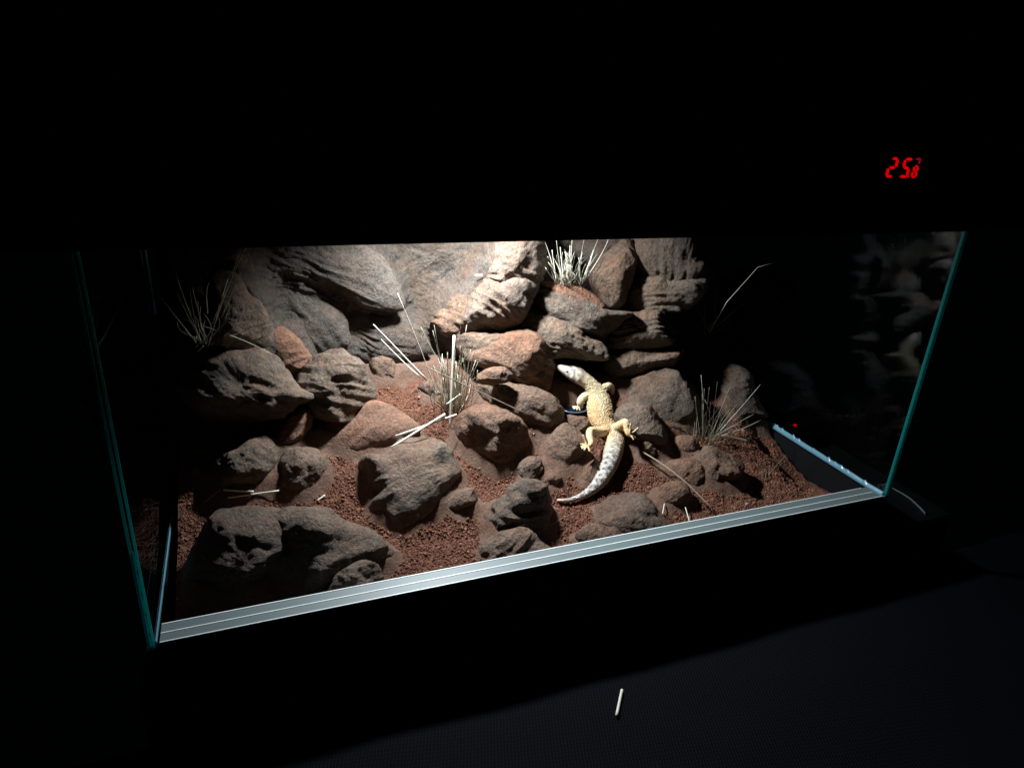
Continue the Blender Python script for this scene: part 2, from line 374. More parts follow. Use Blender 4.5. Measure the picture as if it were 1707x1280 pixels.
def disc(name, c, r0, r1, h, mat, parent, n=32):
    vs = [(c[0] + r * math.cos(a), c[1] + r * math.sin(a), c[2] + z) for r, z in ((r0, 0), (r1, h)) for a in [2 * math.pi * k / n for k in range(n)]]
    fs = [(k, (k + 1) % n, n + (k + 1) % n, n + k) for k in range(n)] + [tuple(range(n))[::-1], tuple(range(n, 2 * n))]
    return mesh(name, vs, fs, mat, parent)
disc('lamp_housing', LAMP + Vector((0, 0, .016)), .022, .016, .021, M['black'], lamp)
disc('lamp_lens', LAMP + Vector((0, 0, .0145)), .013, .013, .001, M['lens'], lamp)

stand = box('cabinet', (-.022, .002, -.9), (1.06, .52, -.0605), M['black'], None, .002)
tag(stand, 'black cabinet carrying the terrarium', 'cabinet')

# ------------------------------------------------------------------ temperature display on the hood
disp = empty('temperature_display', at(1505, 282, HF), 'red glowing digital temperature readout on the black hood', 'display')
pw = [at(px, py, HF) for px, py in ((1462, 250), (1548, 250), (1548, 310), (1462, 310))]
box('display_window', (min(p.x for p in pw), HF - .0012, min(p.z for p in pw)), (max(p.x for p in pw), HF - .0002, max(p.z for p in pw)), M['black'], disp, .0004)
def seg(quads, name, mat):
    vs, fs = [], []
    for q in quads:
        b0 = len(vs); c = np.mean(np.array(q, float), axis=0)
        for yo in (HF - .0014, HF - .0020):
            for (zx, zy) in q:
                p = at(1440 + zx / 13.13, 240 + zy / 13.13, yo); vs.append(tuple(p))
        n = len(q)
        fs.append(tuple(b0 + k for k in range(n))); fs.append(tuple(b0 + n + k for k in range(n))[::-1])
        for k in range(n): fs.append((b0 + k, b0 + n + k, b0 + n + (k + 1) % n, b0 + (k + 1) % n))
    return mesh(name, vs, fs, mat, disp, False)
def stroke(a, b_, wd):
    a = np.array(a, float); b_ = np.array(b_, float); d = (b_ - a) / np.linalg.norm(b_ - a); n = np.array((-d[1], d[0])) * wd / 2; e = d * wd / 2
    return [tuple(a), tuple(a + e + n), tuple(b_ - e + n), tuple(b_), tuple(b_ - e - n), tuple(a + e - n)]
def digit(strokes, wd, mat=M['led'], name='digit'):
    return seg([stroke(a, b_, wd) for a, b_ in strokes], name, mat)
digit([((625, 328), (752, 328)), ((748, 335), (700, 510)), ((555, 522), (695, 522)), ((545, 530), (490, 705)), ((480, 712), (622, 712))], 62)
digit([((920, 338), (1070, 338)), ((915, 345), (868, 515)), ((862, 525), (985, 528)), ((985, 535), (942, 712)), ((785, 718), (945, 718))], 62)
digit([((1120, 492), (1195, 492)), ((1113, 498), (1085, 600)), ((1195, 500), (1165, 600)), ((1082, 606), (1165, 606)), ((1075, 612), (1042, 722)), ((1160, 612), (1130, 722)), ((1040, 728), (1135, 728))], 48)
seg([[(955, 700), (990, 700), (985, 740), (950, 740)]], 'decimal_point', M['led'])
digit([((1140, 335), (1262, 335)), ((1236, 345), (1205, 445))], 42, M['led_dim'], 'degree_mark')

# ------------------------------------------------------------------ rocks
def catmull(pts, n):
    P = np.array(pts, float); k = len(P); out = []
    for i in range(k):
        p0, p1, p2, p3 = P[i - 1], P[i], P[(i + 1) % k], P[(i + 2) % k]
        for t in np.linspace(0, 1, 14, endpoint=False):
            out.append(.5 * ((2 * p1) + (-p0 + p2) * t + (2 * p0 - 5 * p1 + 4 * p2 - p3) * t * t + (-p0 + 3 * p1 - 3 * p2 + p3) * t ** 3))
    out = np.array(out); d = np.r_[0, np.cumsum(np.linalg.norm(np.diff(np.r_[out, out[:1]], axis=0), axis=1))]
    t = np.linspace(0, d[-1], n, endpoint=False); o2 = np.r_[out, out[:1]]
    return np.stack([np.interp(t, d, o2[:, 0]), np.interp(t, d, o2[:, 1])], 1)
RSEED = [0]
def rock(outline, mat, label=None, Y=None, T=.6, p=2.5, rough=1.0, strata=None, sang=None, bumps=(), parent=None, name='rock', cat='rock', cshift=.06, nseg=132, nring=32, sink=.35, group=None, facets=3, skirt=.35, tilt=None, grow=1.0, flare=.15):
    """closed boulder whose profile follows `outline`; it stands at the soil contact of its lowest outline point
    (or at depth Y), has thickness T x its smaller size and is faceted and roughened with creases and strata"""
    RSEED[0] += 1; sd = RSEED[0] * 3.17; rg = np.random.default_rng(RSEED[0] + 40)
    if strata is None: strata, sang = .28, rg.uniform(-50, 50)
    oc = catmull(outline, nseg); oc = oc.mean(0) + (oc - oc.mean(0)) * grow; c = oc.mean(0); c = c + np.array((0, cshift * np.ptp(oc[:, 1])))
    nn = -ray(*c); tl_ = (-7 if parent is None else 0) if tilt is None else tilt
    ax_ = Vector(nn).cross(Vector((0, 0, 1))).normalized(); nn = np.array(Matrix.Rotation(math.radians(tl_), 3, ax_) @ Vector(nn))
    P0 = np.array(G(*oc[np.argmax(oc[:, 1])])) if Y is None else np.array(at(c[0], c[1], Y))
    def on_plane(px, py, off):
        v = ray(px, py); return C + v * (np.dot(P0 + nn * off - C, nn) / np.dot(v, nn))
    cw = on_plane(c[0], c[1], 0); pm = np.linalg.norm(cw - C) / F
    size = min(np.ptp(oc[:, 0]), np.ptp(oc[:, 1])) * pm; th = T * size * .5
    off = -sink * th if Y is None else 0.0
    ring0 = np.array([on_plane(q[0], q[1], off) for q in oc]); cw = on_plane(c[0], c[1], off)
    def shell(nr, side, skip):
        out = []
        for k in range(1 if skip else 0, nr):
            r = 1 - (k / nr) ** 1.6; h = (1 - r ** p) ** (1 / p)
            out.append(cw + (ring0 - cw) * r + nn * side * th * h)
        out.append((cw + nn * side * th)[None]); return out
    nb = nring // 3
    V = np.concatenate(shell(nring, 1, False) + shell(nb, -.8, True)); N1 = nring * nseg + 1
    FS = []; I = np.arange(nseg); J = (I + 1) % nseg
    for k in range(nring - 1): FS += np.stack([k * nseg + I, k * nseg + J, (k + 1) * nseg + J, (k + 1) * nseg + I], 1).tolist()
    FS += np.stack([(nring - 1) * nseg + I, (nring - 1) * nseg + J, 0 * I + N1 - 1], 1).tolist()
    bi = lambda k, i: i if k == 0 else N1 + (k - 1) * nseg + i
    for k in range(nb - 1): FS += np.stack([bi(k, J), bi(k, I), bi(k + 1, I), bi(k + 1, J)], 1).tolist()
    FS += np.stack([bi(nb - 1, J), bi(nb - 1, I), 0 * I + len(V) - 1], 1).tolist()
    ctr = cw - nn * th * .1; u = RM[:, 0]; v2 = -RM[:, 1]
    # broken facets on the near side, softened
    for _ in range(facets):
        a = rg.uniform(0, 6.283); tl = rg.uniform(.25, .8)
        mv = nn * tl + (u * math.cos(a) + v2 * math.sin(a)) * math.sqrt(1 - tl * tl)
        d = (V - ctr) @ mv; o_ = rg.uniform(.66, .86) * d.max(); ex = np.maximum(0, d - o_ - .012 * size * fb(V / size * 5 + sd, 3))
        V = V - mv * (ex * .7)[:, None]
    dirs = V - ctr; dirs /= np.linalg.norm(dirs, axis=1)[:, None] + 1e-9
    fa = 1 / max(size, .02)
    wp = V + .12 * size * np.stack([pn(V * fa * 2 + sd), pn(V * fa * 2 + sd + 31), pn(V * fa * 2 + sd + 57)], 1)
    d = .080 * size * rough * fb(wp * fa * 1.5 + sd, 3, 2.1, .42)
    d -= .030 * size * rough * np.maximum(0, ridge(wp * fa * 1.3 + sd * 1.7, 2) - .7)
    d += .0010 * rough * fb(V * 70 + sd, 4, 2.1, .6) - .0006 * rough * np.maximum(0, ridge(V * 70 + sd, 2) - .6)
    if strata:
        sa = math.radians(sang); du = u * math.cos(sa) + v2 * math.sin(sa); dv = -u * math.sin(sa) + v2 * math.cos(sa)
        a1 = V @ du; b1 = V @ dv; wv = .007 * pn(c3(a1 * 20, b1 * 20, sd)) * 1.6
        s1 = pn(c3(a1 * 8 + sd, (b1 + wv) * 95, V[:, 1] * 10)); s2 = pn(c3(a1 * 15 - sd, (b1 + wv) * 210, V[:, 1] * 20))
        pt = .35 + .65 * sst(-.25, .25, pn(V * 30 + sd + 3))
        d += strata * pt * (.0032 * (1 - np.abs(s1) * 3) + .0011 * s2)
    out = V + dirs * d[:, None]
    for bx, by, br, ba in bumps:
        bc = on_plane(bx, by, off); rr = br * pm; rel = V - bc; fr = rel @ nn; dd = (rel ** 2).sum(1) - fr ** 2
        out = out + nn * (ba * np.exp(-dd / rr ** 2 * 1.2) * (((V - cw) @ nn) > -.2 * th))[:, None]
    if parent is None and flare:                  # the foot of each rock sweeps out into the ground
        hz = np.maximum(0, out[:, 2] - ground0(out[:, 0], np.clip(out[:, 1], 0, .44))); rel = out[:, :2] - out[:, :2].mean(0); rl = np.linalg.norm(rel, axis=1)[:, None] + 1e-9
        out[:, :2] += rel / rl * (flare * size * np.exp(-hz / (.20 * size)))[:, None]
    out[:, 1] = np.maximum(out[:, 1], .0282 + .0006 * (pn(out * 150) + .5)) if Y is None or Y < .12 else out[:, 1]
    FOOT.append(out)
    o = mesh(name, out, FS, mat, parent)
    hz = out[:, 2] - ground0(out[:, 0], np.clip(out[:, 1], 0, .44)); o.data.attributes.new('stain', 'FLOAT', 'POINT').data.foreach_set('value', .95 * sst(.042, .004, hz) + .0 * hz)
    if parent is None: tag(o, label, cat, group)
    elif label: o['label'] = label
    return o

# --- cast backdrop: one wall with the boulders that belong to it
backdrop = empty('rock_backdrop', (.45, .42, .05), 'sculpted grey and rust rock backdrop at the rear of the tank', 'rock backdrop')
def B(outline, mat, Y, **k):
    k.setdefault('name', 'boulder'); k.setdefault('grow', 1.07); return rock(outline, M[mat], Y=Y, parent=backdrop, **k)
B([(838, 380), (826, 432), (812, 459), (802, 476), (800, 500), (850, 505), (880, 480), (900, 461), (909, 440), (905, 400), (898, 380)], 'pale', .366, T=.8, strata=.8, sang=-20, rough=.8)
B([(806, 468), (830, 462), (857, 456), (880, 458), (893, 476), (886, 505), (876, 527), (862, 540), (840, 547), (812, 556), (780, 562), (772, 540), (780, 515), (786, 490)], 'pale', .358, T=.8, strata=.9, sang=-38, rough=1.0, bumps=[(855, 475, 22, .008), (825, 510, 12, -.008)])
B([(724, 541), (738, 521), (752, 502), (773, 486), (795, 492), (800, 530), (795, 562), (760, 574), (732, 566)], 'brown', .385, T=.7, strata=1.0, sang=-25)
B([(1026, 410), (1040, 395), (1053, 400), (1059, 424), (1056, 449), (1048, 478), (1041, 501), (1031, 512), (1014, 512), (997, 495), (987, 476), (986, 459), (996, 437), (1011, 422)], 'brown', .352, T=1.0, rough=.7, p=2.2)
B([(888, 512), (889, 490), (918, 482), (952, 488), (989, 505), (1016, 516), (1045, 522), (1030, 540), (1013, 560), (992, 569), (967, 556), (940, 538), (913, 526)], 'dark', .340, T=.9, p=3.2, strata=.9, sang=-22, label='dark split ledge with an orange top')
B([(900, 474), (925, 470), (955, 474), (985, 488), (1008, 508), (1012, 520), (985, 512), (952, 494), (920, 486)], 'orange', .342, T=.8, rough=.5, name='ledge', facets=0)
B([(862, 540), (876, 520), (893, 514), (928, 524), (952, 538), (977, 560), (1001, 570), (1012, 587), (1008, 599), (982, 601), (952, 597), (926, 595), (908, 580), (888, 566)], 'grey', .328, T=.9, p=3, strata=.7, sang=-25)
B([(1060, 380), (1100, 375), (1156, 380), (1161, 420), (1172, 447), (1168, 470), (1120, 478), (1075, 474), (1056, 460), (1058, 434)], 'dark', .343, T=.9, p=3.4, strata=.7, sang=85, rough=1.0)
B([(1050, 485), (1060, 462), (1090, 455), (1130, 457), (1172, 462), (1176, 476), (1168, 495), (1150, 511), (1118, 519), (1090, 525), (1060, 520), (1047, 505)], 'grey', .322, T=1.1, p=2.8, strata=1.0, sang=-3)
B([(1012, 552), (1030, 533), (1050, 522), (1090, 521), (1122, 536), (1130, 555), (1119, 571), (1090, 578), (1050, 580), (1016, 577)], 'grey', .315, T=1.1, p=2.6, strata=1.0, sang=6)
B([(1006, 582), (1050, 572), (1090, 579), (1134, 582), (1144, 592), (1136, 603), (1092, 619), (1038, 631), (1014, 634), (1006, 616)], 'grey', .312, T=1.3, p=2.6, strata=.8, sang=10)
B([(758, 574), (770, 559), (800, 556), (835, 560), (848, 572), (815, 590), (787, 600), (766, 588)], 'brown', .338, T=1.0, rough=.8)
B([(786, 600), (800, 580), (825, 565), (852, 556), (882, 555), (906, 568), (922, 595), (925, 645), (895, 650), (866, 642), (845, 622), (815, 615)], 'red', .315, T=.9, p=2.6, strata=.5, sang=-40, bumps=[(890, 585, 20, .008), (885, 632, 18, -.010)])
B([(288, 430), (300, 395), (345, 385), (395, 395), (412, 440), (424, 470), (408, 505), (372, 528), (320, 515), (292, 465)], 'brown', .385, T=.7, strata=.7, sang=-45, rough=1.3)
B([(340, 520), (352, 470), (390, 470), (412, 495), (436, 512), (442, 545), (432, 572), (395, 584), (352, 580), (335, 555)], 'brown', .300, T=1.0, p=2.3, rough=1.2)
B([(300, 610), (335, 582), (385, 574), (425, 586), (462, 598), (481, 620), (495, 646), (516, 656), (514, 667), (492, 672), (470, 690), (430, 700), (380, 705), (320, 690), (296, 650)], 'grey', .285, T=.9, p=2.4, rough=1.1, strata=.7, sang=-35, label='overhanging left ledge with a pointed nose', bumps=[(505, 661, 9, .006)])
B([(436, 552), (470, 547), (500, 572), (520, 600), (512, 625), (480, 625), (455, 600), (436, 575)], 'orange', .345, T=.6, rough=.5, name='ledge')
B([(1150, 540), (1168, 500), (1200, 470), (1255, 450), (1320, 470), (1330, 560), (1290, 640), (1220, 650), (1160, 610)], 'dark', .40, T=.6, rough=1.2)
B([(318, 500), (350, 470), (420, 480), (450, 530), (440, 590), (380, 610), (325, 590)], 'dark', .362, T=1.1, rough=1.0)  # extra boulder, mostly hidden, added behind the ledge rocks to block lamp light
B([(150, 640), (200, 600), (270, 590), (320, 610), (335, 670), (300, 730), (220, 740), (160, 700)], 'dark', .36, T=.8, rough=1.3)

for fo, fy, fs_ in (([(404, 392), (520, 385), (606, 412), (645, 455), (664, 512), (610, 512), (545, 474), (470, 456), (418, 442)], .405, -22),
                     ([(392, 436), (440, 452), (505, 480), (565, 522), (580, 566), (525, 588), (470, 566), (428, 524), (400, 480)], .402, -42),
                     ([(535, 500), (620, 522), (690, 540), (712, 588), (650, 600), (585, 600), (540, 562)], .400, -18)):
    B(fo, 'wall', fy, T=.34, p=2.1, facets=0, strata=.9, sang=fs_, rough=.9, grow=1.05, name='rock_fold')
# the wall itself: flowing folds, swept forward between the boulders
nx, nz_ = 620, 320
gx, gz = np.meshgrid(.003 + .894 * np.arange(nx) / (nx - 1), .45 * np.arange(nz_) / (nz_ - 1)); x = gx.ravel(); z = gz.ravel(); o1 = np.zeros_like(x)
a = math.radians(-33); uu = x * math.cos(a) + z * math.sin(a); vv = -x * math.sin(a) + z * math.cos(a)
wq = .03 * fb(c3(uu * 7, vv * 7, 2 + o1), 2)
f1 = ridge(c3(uu * 2.4, (vv + wq) * 8, 1.3 + o1), 2); f2 = fb(c3(x * 6, z * 6, 4 + o1), 3); f3 = pn(c3(uu * 12, (vv + wq) * 80, 7 + o1)); f4 = fb(c3(x * 60, z * 60, 9 + o1), 4, 2.1, .6)
lf = np.clip((.38 - x) / .2, 0, 1)
f5 = fb(c3(uu * 4.5, (vv + wq) * 15, 3.1 + o1), 2)
y = .430 - .008 * f1 * (.2 + .8 * lf) - .012 * f5 * (.25 + .75 * lf) - .030 * f2 - (.0010 + .0022 * lf) * (1 - np.abs(f3) * 3) * (.3 + .7 * sst(-.2, .3, f2)) - .0034 * f4
y -= .055 * np.exp(-((z - .05) / .06) ** 2) + .02 * sst(.30, .12, x)
y += .05 * sst(.04, .0, x)
WY = np.minimum(.446, y)
P = np.concatenate(FOOT); gi = np.rint((P[:, 0] - .003) / .894 * (nx - 1)).astype(int); gj = np.rint(P[:, 2] / .45 * (nz_ - 1)).astype(int)
ok = (gi >= 0) & (gi < nx) & (gj >= 0) & (gj < nz_); dy = WY.reshape(nz_, nx)[gj[ok], gi[ok]] - P[ok, 1]; Hm = np.zeros((nz_, nx)); np.maximum.at(Hm, (gj[ok], gi[ok]), np.clip(dy, 0, .085))
for _ in range(3): Hm = np.maximum.reduce([np.roll(np.roll(Hm, a_, 0), b_, 1) for a_ in (-1, 0, 1) for b_ in (-1, 0, 1)])
WY = WY - .74 * blur2(blur2(Hm, 6), 5).ravel()
I = np.arange((nz_ - 1) * nx).reshape(nz_ - 1, nx)[:, :-1].ravel()
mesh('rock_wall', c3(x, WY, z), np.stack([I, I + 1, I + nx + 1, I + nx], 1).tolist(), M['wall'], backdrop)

# --- free rocks on the soil: each one a thing
R = lambda outline, mat, label, **k: rock(outline, M[mat], label, **{'grow': .98, **k})
R([(499, 624), (520, 600), (541, 586), (569, 583), (587, 597), (606, 612), (615, 633), (622, 661), (620, 688), (592, 702), (560, 700), (528, 688), (502, 655)], 'grey', 'tall banded grey boulder with a flat top, left of the middle grass tuft', T=1.0, p=3, strata=1.4, rough=.8, sang=-6, Y=.30)
R([(609, 604), (630, 591), (651, 593), (667, 610), (682, 630), (655, 637), (630, 632), (616, 619)], 'brown', 'small wedge rock between the banded boulder and the middle grass tuft', T=1.1, p=2.8, rough=.7)
R([(505, 700), (540, 672), (585, 672), (630, 668), (672, 688), (700, 716), (655, 742), (595, 750), (540, 752), (508, 735)], 'slope', 'smooth rust-coloured sloping rock below the banded boulder', tilt=14, T=.55, p=2.2, rough=.5)
R([(694, 648), (708, 634), (728, 636), (737, 655), (716, 664)], 'grey', 'small grey stone at the left foot of the middle grass tuft', T=1.0)
R([(756, 716), (761, 695), (780, 678), (807, 671), (834, 676), (856, 689), (872, 706), (877, 728), (870, 754), (860, 774), (842, 779), (820, 766), (796, 748), (774, 738)], 'red', 'rusty orange round boulder just right of the middle grass tuft', T=1.0, p=2.6, rough=1.0, bumps=[(800, 727, 20, -.012), (830, 700, 30, .006)])
R([(786, 664), (798, 640), (830, 628), (860, 638), (890, 645), (917, 656), (935, 670), (942, 690), (928, 712), (898, 720), (866, 706), (830, 690), (803, 680)], 'purple', 'broad reddish boulder beside the water dish', T=1.0, p=2.8, strata=.4, sang=-20, Y=.275)
R([(793, 634), (797, 623), (817, 612), (842, 612), (856, 623), (851, 635), (824, 642), (805, 642)], 'red', 'small flat rusty stone resting above the broad reddish boulder', T=1.2, p=2.6, Y=.262, rough=.6)
R([(653, 750), (670, 732), (690, 722), (718, 718), (740, 728), (756, 742), (766, 767), (766, 791), (748, 812), (724, 836), (706, 860), (685, 880), (658, 888), (634, 874), (616, 862), (618, 847), (632, 833), (622, 822), (604, 818), (595, 803), (594, 780), (606, 766), (632, 764)], 'grey', 'large two-knobbed grey boulder in the middle foreground', T=.62, p=2.5, strata=.6, sang=22, rough=.7, tilt=20, grow=.90,
  bumps=[(738, 750, 20, .010), (730, 790, 22, -.009), (622, 780, 16, .010), (620, 806, 13, -.011)])
R([(733, 849), (745, 831), (767, 816), (788, 813), (801, 826), (793, 836), (772, 845), (751, 853)], 'brown', 'small flat brown stone right of the two-knobbed boulder', T=.9, p=2.6, rough=.6)
R([(843, 824), (848, 807), (873, 797), (897, 797), (914, 808), (921, 825), (926, 857), (918, 876), (904, 886), (880, 882), (852, 872), (820, 880), (800, 890), (812, 858), (830, 838)], 'dark', 'dark-capped cone rock left of the gecko tail tip', T=.9, p=2.4, strata=.8, sang=-8, rough=.9, bumps=[(880, 812, 20, .008), (862, 818, 8, -.006)])
R([(780, 936), (800, 912), (820, 895), (842, 882), (864, 876), (886, 884), (899, 900), (914, 920), (870, 940), (820, 948), (786, 946)], 'grey', 'low grey boulder against the front track below the dark-capped rock', T=.8, p=2.3, rough=1.0, Y=.062)
R([(911, 742), (922, 719), (942, 706), (961, 710), (976, 727), (982, 750), (980, 780), (970, 804), (942, 799), (920, 784), (911, 764)], 'purple', 'rounded brown-grey boulder under the gecko left hind foot', T=.8, p=2.5, rough=.8, sink=1.0, flare=.1)
R([(933, 706), (950, 690), (975, 692), (992, 705), (990, 724), (965, 726), (945, 716)], 'brown', 'brown stone behind the boulder under the gecko left hind foot', T=1.0)
R([(859, 790), (870, 769), (887, 761), (903, 768), (903, 787), (887, 803), (868, 803)], 'grey', 'small flat grey stone above the dark-capped rock', T=.9, p=3, rough=.6)
R([(897, 798), (911, 783), (928, 786), (937, 799), (928, 813), (909, 811)], 'brown', 'small brown stone between the dark-capped rock and the gecko', T=1.0)
R([(965, 800), (977, 774), (995, 764), (1006, 777), (1004, 802), (982, 808)], 'brown', 'rusty stone below the gecko tail', T=1.0)
R([(1022, 690), (1034, 675), (1057, 670), (1080, 674), (1092, 688), (1102, 706), (1116, 728), (1104, 748), (1079, 756), (1050, 748), (1030, 720)], 'grey', 'rounded grey boulder under the gecko right hind foot', T=1.0, p=2.3, rough=.8)
R([(1062, 741), (1079, 728), (1094, 738), (1093, 758), (1080, 771), (1064, 764)], 'brown', 'small stone in front of the boulder under the gecko right hind foot', T=1.0, p=3)
R([(1012, 640), (1050, 626), (1092, 611), (1122, 614), (1138, 628), (1157, 646), (1162, 670), (1148, 702), (1122, 714), (1092, 710), (1078, 690), (1040, 684), (1018, 665)], 'dark', 'big dark block right of the gecko body', T=.9, p=3.0, rough=1.0, Y=.272)
R([(1105, 746), (1119, 730), (1144, 726), (1164, 732), (1169, 748), (1146, 756), (1120, 756)], 'red', 'low rusty stone left of the right grass tuft', T=1.0, rough=.7)
R([(1096, 779), (1116, 768), (1150, 764), (1170, 770), (1178, 793), (1175, 812), (1148, 809), (1122, 798), (1105, 791)], 'red', 'rusty ledge stone below the right grass tuft', T=1.0, rough=.9)
R([(1088, 825), (1105, 807), (1128, 800), (1148, 809), (1155, 835), (1134, 845), (1106, 845), (1091, 837)], 'brown', 'round brown stone crossed by a long thin stem', T=1.0, rough=.6)
R([(1169, 757), (1177, 742), (1195, 744), (1208, 755), (1229, 757), (1241, 773), (1240, 791), (1222, 799), (1202, 796), (1192, 808), (1174, 802)], 'purple', 'lumpy grey rock at the foot of the right grass tuft', T=1.0, rough=1.2)
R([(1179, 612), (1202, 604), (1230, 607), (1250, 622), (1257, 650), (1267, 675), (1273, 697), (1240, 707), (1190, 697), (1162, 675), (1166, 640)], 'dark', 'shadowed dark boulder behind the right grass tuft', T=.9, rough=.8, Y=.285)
R([(982, 860), (996, 841), (1024, 825), (1057, 819), (1081, 831), (1095, 853), (1110, 882), (1070, 897), (1027, 904), (1006, 888), (987, 872)], 'dark', 'wide dark boulder against the track, right of the gecko tail tip', T=1.0, p=2.7, rough=.8, Y=.082)
R([(960, 893), (974, 875), (997, 873), (1023, 893), (1016, 908), (980, 914)], 'brown', 'low brown stone touching the track beside the wide dark boulder', T=.8, rough=.6, Y=.047)
R([(318, 932), (332, 890), (355, 858), (392, 842), (432, 842), (470, 852), (492, 900), (482, 962), (430, 990), (370, 992), (330, 975)], 'dark', 'left hump of the dark rock mass in the front left corner', T=.8, rough=1.1, Y=.10, tilt=-8, bumps=[(420, 880, 20, .006)])
R([(430, 905), (452, 862), (480, 842), (510, 836), (545, 841), (572, 861), (605, 883), (638, 905), (658, 938), (650, 968), (585, 986), (520, 990), (450, 975)], 'grey', 'wide grey-olive front boulder joined to the dark hump beside it, near the track', T=.7, rough=1.0, p=2.3, Y=.088, tilt=-8, bumps=[(525, 868, 25, .006), (590, 905, 25, -.006), (470, 900, 18, -.008)])
R([(534, 994), (548, 966), (578, 939), (608, 934), (632, 940), (646, 958), (653, 976), (600, 992)], 'grey', 'low front stone at the track below the wide grey-olive boulder', T=.8, rough=1.0, Y=.043)
R([(458, 768), (486, 749), (520, 748), (539, 760), (546, 777), (533, 797), (510, 812), (476, 819), (458, 796)], 'grey', 'rounded grey rock left of the red gravel patch', T=1.0, rough=1.0, p=2.3)
R([(352, 760), (390, 735), (441, 730), (466, 752), (456, 796), (424, 820), (384, 822), (358, 795)], 'grey', 'half-shadowed lumpy rock below the left ledge', T=.9, rough=1.4)
R([(445, 720), (470, 690), (500, 670), (520, 690), (515, 740), (490, 760), (455, 760)], 'slope', 'smooth rust-grey rock wedged under the nose of the left ledge', T=.8, rough=.7)
R([(312, 780), (323, 768), (345, 767), (354, 781), (343, 797), (320, 795)], 'grey', 'small pale stone alone in the shadow by the left pane', T=1.0)
R([(334, 893), (345, 882), (362, 884), (366, 898), (352, 906), (338, 903)], 'red', 'small round rusty stone at the left end of the dark corner rocks', T=1.0, rough=.6, Y=.115)

# ------------------------------------------------------------------ soil, swept up against the rocks, and its grains
build_fillet()
def surf(x, y):
    x = np.asarray(x, float); y = np.asarray(y, float)
    return ground1(x, y) + .0045 * fb(c3(x * 28, y * 28, 0 * x), 4) * np.clip((y - .026) / .02, 0, 1)
nx, ny = 460, 215
gx, gy = np.meshgrid(np.linspace(.010, .893, nx), np.linspace(.0272, .435, ny)); x = gx.ravel(); y = gy.ravel()
_, mk = skirts(x, y); mk = sst(.30, .75, mk + .55 * fb(c3(x * 40, y * 40, 5 + 0 * x), 3))
z = surf(x, y) + .0010 * fb(c3(x * 230, y * 230, 3 + 0 * x), 2) * (1 - .7 * mk)
I = np.arange((ny - 1) * nx).reshape(ny - 1, nx)[:, :-1].ravel()
soil = mesh('soil_ground', c3(x, y, z), np.stack([I, I + 1, I + nx + 1, I + nx], 1).tolist(), M['soil'], None); tag(soil, kind='structure')
soil.data.attributes.new('render', 'FLOAT', 'POINT').data.foreach_set('value', mk)
def make_grains(n):
    base = bmesh.new(); bmesh.ops.create_icosphere(base, subdivisions=1, radius=1)
    bv = np.array([v.co[:] for v in base.verts]); bf = np.array([[v.index for v in f.verts] for f in base.faces]); base.free(); nb = len(bv)
    rng = np.random.default_rng(3)
    x = rng.uniform(.012, .882, n * 4); y = rng.beta(1.0, 1.3, n * 4) * .33 + .028
    _, mk = skirts(x, y); mk = mk + .55 * fb(c3(x * 40, y * 40, 5 + 0 * x), 3)
    keep = (mk + rng.normal(0, .10, len(x)) < .52); x = x[keep][:n]; y = y[keep][:n]; n = len(x)
    r = .00055 + .0009 * rng.random(n) ** 2 + .0012 * (rng.random(n) < .035)
    q = bv[None] * (1 + rng.uniform(-.25, .25, (n, nb, 1))) * (r[:, None] * rng.uniform(.65, 1.25, (n, 3)))[:, None, :]
    a = rng.uniform(0, 6.283, n); b_ = rng.uniform(0, 6.283, n); ca, sa, cb, sb = (f[:, None] for f in (np.cos(a), np.sin(a), np.cos(b_), np.sin(b_)))
    X, Y_, Z = q[..., 0], q[..., 1], q[..., 2]; Y_, Z = Y_ * cb - Z * sb, Y_ * sb + Z * cb; X, Y_ = X * ca - Y_ * sa, X * sa + Y_ * ca
    V = np.stack([X + x[:, None], Y_ + y[:, None], Z + (surf(x, y) + r * .4)[:, None]], -1).reshape(-1, 3)
    Fa = (bf[None] + np.arange(n)[:, None, None] * nb).reshape(-1, 3)
    on_t = rng.random(n) < .00004; on_t &= True
    V = V.reshape(n, nb, 3); V[on_t, :, 1] += (rng.uniform(.004, .023, n) - y)[on_t][:, None]; V[on_t, :, 2] += (.0016 - surf(x, y))[on_t][:, None]; V = V.reshape(-1, 3)
    tone = np.clip(rng.normal(.48, .2, n), 0, .92); tone[rng.random(n) < .005] = 1
    o = mesh('soil_grains', V, Fa.tolist(), M['grain'], None, False, Vector((.45, .2, 0)))
    o.data.attributes.new('tone', 'FLOAT', 'POINT').data.foreach_set('value', np.repeat(tone, nb))
    return tag(o, 'loose red-brown gravel grains over the soil', 'gravel', kind='stuff')
make_grains(46000)

# ------------------------------------------------------------------ blades and straws
def blade_mesh(name, pts, wd, mat, parent=None, flat=.45, taper=True, origin=None):
    P = [Vector(p) for p in pts]
    if len(P) == 2: P = [P[0], P[0].lerp(P[1], .33), P[0].lerp(P[1], .67), P[1]]
    vs, fs = [], []; k = 6; n = len(P)
    for i, p in enumerate(P):
        t = (P[min(i + 1, n - 1)] - P[max(i - 1, 0)]).normalized()
        a = t.cross(Vector((0.2, -1, .3))).normalized(); b_ = t.cross(a)
        f = i / (n - 1); s = wd / 2 * ((1 - .55 * f) if taper else 1)
        for j in range(k):
            an = 2 * math.pi * j / k; vs.append(p + a * math.cos(an) * s + b_ * math.sin(an) * s * flat)
    for i in range(n - 1):
        for j in range(k): fs.append((i * k + j, i * k + (j + 1) % k, (i + 1) * k + (j + 1) % k, (i + 1) * k + j))
    fs += [tuple(range(k))[::-1], tuple((n - 1) * k + j for j in range(k))]
    return mesh(name, [tuple(v) for v in vs], fs, mat, parent, True, origin)
